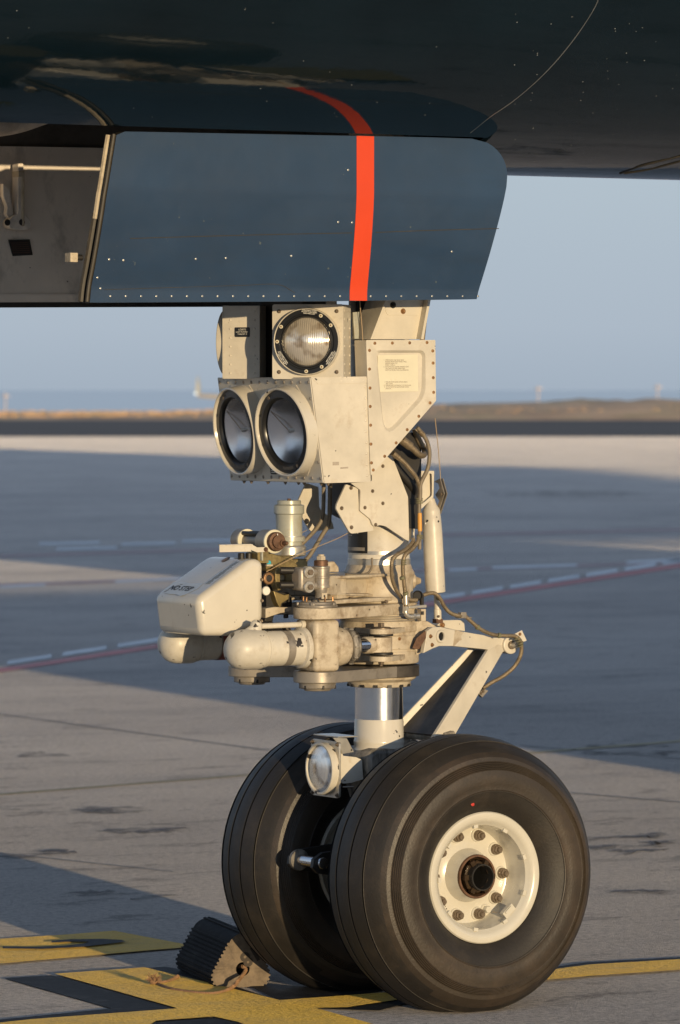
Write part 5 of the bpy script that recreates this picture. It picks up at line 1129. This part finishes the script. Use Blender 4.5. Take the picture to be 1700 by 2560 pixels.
b = MB('nutmetal')
for q in [(330,905),(470,912),(560,925),(220,905)]: b.hexa(P(c3(*q), y=-.112)+V(0,0,.0), (0,-1,0), .0055, .006)
b.split('yoke_bolt', CAST)
hose([(470,640),(468,700),(440,740),(380,752),(300,748)], .0032, [-.096,-.1,-.11,-.13,-.15], c3, 'hosegrey', 'sensor_wire')
b = MB('olive')
for q in ((612,640),(668,770),(690,872),(905,900),(1160,1092),(1300,1146)): b.lathe([(.0070,-.004),(.0078,-.003),(.0078,.003),(.0070,.004)], P(c3(*q), y=-.148 if q[0] < 700 else -.09), (.5,0,-1) if q[0] < 900 else (1,0,-.4), 18)
b.split('hose_tie', AIR)
# ================================================================== CHOCK
g0, g1 = P(c9(690,985), z=0), P(c9(225,770), z=0); ua = V(g1.x-g0.x, g1.y-g0.y, 0); CLEN = ua.length; ua.normalize(); va = V(ua.y, -ua.x, 0)
if va.dot(RT) < 0: va = -va
CHW = .168; CHH = .158; cc = g0+va*CHW*.5-VD*.035
CH = empty('wheel_chock', (cc+ua*CLEN*.5)[:2]+(0,)); tag(CH, 'black ribbed rubber wheel chock marked 18, in front of the far tyre', 'wheel chock')
def csec(n=96):
    RS_ = (.034, .036, .046); base = [(-CHW/2+RS_[0], RS_[0]), (CHW/2-RS_[1], RS_[1]), (.008, CHH-RS_[2])]
    pts = []
    for i in range(3):
        p, a, q = Vector(base[i]), Vector(base[i-1]), Vector(base[(i+1) % 3]); d0 = (p-a).normalized(); d1 = (q-p).normalized(); n0 = Vector((d0.y, -d0.x)); n1_ = Vector((d1.y, -d1.x))
        a0 = math.atan2(n0.y, n0.x); a1 = math.atan2(n1_.y, n1_.x)
        while a1 < a0: a1 += 2*math.pi
        for k in range(9): t = a0+(a1-a0)*k/8; pts.append(p+Vector((math.cos(t), math.sin(t)))*RS_[i])
    L = [0]
    for i in range(len(pts)): L.append(L[-1]+(pts[(i+1) % len(pts)]-pts[i]).length)
    return pts, L
pts, LN = csec(); tot = LN[-1]
def at_len(s_):
    s_ %= tot
    for i in range(len(pts)):
        if LN[i] <= s_ <= LN[i+1]:
            t = (s_-LN[i])/(LN[i+1]-LN[i]); a, q = pts[i], pts[(i+1) % len(pts)]; d = (q-a).normalized(); return a*(1-t)+q*t, Vector((d.y, -d.x))
    return pts[0], Vector((0, -1))
nr = 42; prof2 = []
for k in range(nr):
    s0 = k*tot/nr
    smooth = k in (32, 33, 34)                 # bare band on the front face
    for f_, h_ in ((.0, 0), (.08, .0045), (.52, .0045), (.60, 0)):
        p, nn = at_len(s0+f_*tot/nr); q = p+nn*(0 if smooth else h_); prof2.append(Vector((q.x, max(q.y, .002))))
def c3d(p, t): return cc+va*p.x+ua*t+V(0, 0, p.y)
b = MB('chock'); A = [b.v(c3d(p, .0)) for p in prof2]; B = [b.v(c3d(p, CLEN)) for p in prof2]; n = len(A)
for i in range(n): b.f([A[i], B[i], B[(i+1) % n], A[(i+1) % n]])
hole = [Vector((.006+.021*math.cos(a)*(1-.25*math.sin(a)), .056+.021*math.sin(a)+.004)) for a in [2*math.pi*k/n for k in range(n)]]
# order the hole so that it matches the outline
import cmath
ctr = Vector((.006, .058)); ang = lambda p: math.atan2(p.y-ctr.y, p.x-ctr.x); hp_ = [ctr+Vector((math.cos(ang(p)), math.sin(ang(p))))*(.020-.004*math.sin(ang(p))) for p in prof2]
b.m('chockend'); Hh = [b.v(c3d(p, .0)) for p in hp_]; Hd = [b.v(c3d(p, .12)) for p in hp_]
for i in range(n): b.f([A[i], A[(i+1) % n], Hh[(i+1) % n], Hh[i]])
b.m('black')
for i in range(n): b.f([Hh[i], Hh[(i+1) % n], Hd[(i+1) % n], Hd[i]])
b.f(Hd); b.m('chock').f(B)
BODY = b.build('body', CH, ang=25)
b = MB('stencil'); xd2 = (-va*.82-ZZ*.50).normalized(); yd2 = (va*.52-ZZ*.85).normalized(); yd2 = (yd2-xd2*yd2.dot(xd2)).normalized()
b.text('18', .058, c3d(Vector((.044, .121)), -.0006), xd2, yd2, lift=.0006 if xd2.cross(yd2).dot(-ua) > 0 else -.0006, bold=.0022); b.build('stencil_number', BODY, recalc=False)
# rope: three twisted strands
def rope(path, r, b):
    tmp = MB('wire'); Q = tmp.tube(path, .001, 4, 22); tmp.bm.free(); up = None; S = [[], [], []]; acc = 0
    for i, p in enumerate(Q):
        t = (Q[min(i+1, len(Q)-1)]-Q[max(i-1, 0)]).normalized()
        if up is None: up = t.orthogonal().normalized()
        up = (up-t*up.dot(t)).normalized(); bn = t.cross(up)
        if i: acc += (p-Q[i-1]).length
        for k in range(3): a = acc/.022*2*math.pi+k*2*math.pi/3; S[k].append(p+(up*math.cos(a)+bn*math.sin(a))*r*.52)
    for st in S: b.tube(st, r*.56, 7, 1)
M['rope'] = mat('frayed_brown_rope', (.30,.17,.085), .85, var=.3, stain=(.10,.06,.035), stain_amt=.3, stain_scale=50)
b = MB('rope'); gz = lambda q, h: (lambda p: V(p.x, p.y, h))(P(c9(*q), z=h))
h0 = c3d(Vector((.008, .056)), .05); h1 = c3d(Vector((.012, .050)), -.008)
rope([h0, c3d(Vector((.009, .060)), .01), h1, gz((1020,900), .030), gz((960,970), .014), gz((860,1030), .008), gz((720,1065), .007), gz((520,1060), .007), gz((300,1035), .007), gz((130,1005), .007), gz((0,960), .007), gz((-70,930), .007)], .0058, b)
rope([gz((235,840), .012), gz((160,885), .008), gz((60,920), .007), gz((-60,925), .007)], .0058, b)
rg = random.Random(9); kp = gz((-85,905), .016)
for k in range(70): d = Vector((rg.gauss(0,1), rg.gauss(0,1), abs(rg.gauss(0,.8)))).normalized(); e = kp+d*rg.uniform(.012,.030); e.z = max(e.z, .006); b.tube([kp+d*.003, kp+d*.012+V(rg.uniform(-.004,.004), rg.uniform(-.004,.004), rg.uniform(-.003,.004)), e], .0011, 4, 3)
b.lathe([(0,-.012),(.010,-.007),(.013,0),(.010,.008),(0,.012)], kp, (0,0,1), 14); b.build('rope', CH, ang=50)

# ================================================================== SHADE TRUCK (unseen, added so that its shade crosses the apron)
TR = empty('added_shade_truck', (6.6, -6.6, 0)); tag(TR, 'unseen boxy white truck added port side of the aircraft to shade the apron', 'truck')
b = MB('cream'); b.box((8.75, -6.6, 1.39), (6.9, 2.3, 1.62)); b.build('cargo_box', TR, bevel=.05)
b = MB('cream'); b.prism([V(3.75,-7.7,.55), V(5.2,-7.7,.55), V(5.2,-7.7,2.19), V(4.4,-7.7,2.19), V(3.85,-7.7,1.5)], (0,2.2,0)); b.build('cab', TR, bevel=.05)
b = MB('dark'); b.box((8.0, -6.6, .7), (8.0, 1.0, .3)); b.build('chassis', TR)
for x in (4.6, 10.6):
    for y in (-7.55, -5.65): b = MB('tyre'); b.lathe([(.2,-.12),(.38,-.14),(.42,-.08),(.42,.08),(.38,.14),(.2,.12)], (x, y, .42), (0,1,0), 28); b.build('wheel', TR)
# ================================================================== FAR THINGS
def far_plane():
    # tip of the left winglet seen beside the light box
    d = 420; tip = W(d, (490-850)/FPX*d, CAMH+(965-985)/FPX*d)
    R_ = empty('airliner', (tip.x, tip.y, -2)); tag(R_, 'far airliner of which one pale winglet shows left of the landing lights', 'airplane')
    k = d/FPX
    sp = lambda a, z, dd=0: tip+RT*a*k+ZZ*z*k+VD*dd
    M['farwhite'] = mat('far_pale_paint', (.42,.41,.36), .5)
    b = MB('farwhite'); b.loft([sp(-1,2), sp(6,-4), sp(8,16), sp(3,44)], [sp(2,2,.5), sp(9,-4,.5), sp(11,16,.5), sp(6,44,.5)]); b.build('winglet', R_)
    lm = bpy.data.materials.new('lit_position_light'); lm.use_nodes = True; e_ = lm.node_tree.nodes['Principled BSDF']; e_.inputs['Emission Color'].default_value = (.8,.95,.9,1); e_.inputs['Emission Strength'].default_value = 1.1; M['poslight'] = lm
    b = MB('poslight'); q = sp(-1,1); b.lathe([(0,-.09),(.06,-.06),(.09,0),(.06,.06),(0,.09)], q, (0,0,1), 12); b.build('position_light', R_)
    b = MB('grey'); b.loft([sp(4,0), sp(4,-8), sp(330,-40), sp(330,-12)], [sp(4,0,1.2), sp(4,-8,1.2), sp(330,-40,4), sp(330,-12,4)]); b.build('wing', R_)
    b = MB('farwhite'); c0 = sp(400,10,-4); b.lathe([(.1,-9),(1.0,-8.3),(1.7,-6.5),(1.85,-4),(1.85,12),(1.2,19),(.3,24)], V(c0.x, c0.y, 1.6), (VD*.99+RT*.05), 24); b.build('fuselage', R_)
    b = MB('nutmetal'); 
    for q in (-6, 6): b.cyl(V(c0.x, c0.y, -1.9)+VD*q, V(c0.x, c0.y, .2)+VD*q, .3, seg=10)
    b.split('landing_gear', R_)
far_plane()
M['mast'] = mat('pale_orange_mast_paint', (.60,.48,.42), .6)
def mast(dx, y0, y1, d, label):
    b = MB('mast'); p = W(d, (dx*1.08418-850)/FPX*d, 0); zt = CAMH+(965-y1*1.08418)/FPX*d; R_ = empty('mast', (p.x, p.y, -8)); tag(R_, label, 'mast', 'slender masts beyond the apron')
    b.cyl((p.x, p.y, -8), (p.x, p.y, zt), .09, .05, 10); b.build('pole', R_)
    b = MB('mast'); b.box((p.x, p.y, zt-.25), (.5, .5, .1)); b.build('crossbar', R_)
mast(13, 945, 906, 420, 'faint slender mast at the far left of the horizon')
mast(1241, 930, 890, 430, 'faint slender mast on the horizon just right of the placard box')
mast(1516, 925, 886, 430, 'faint slender mast at the far right of the horizon')
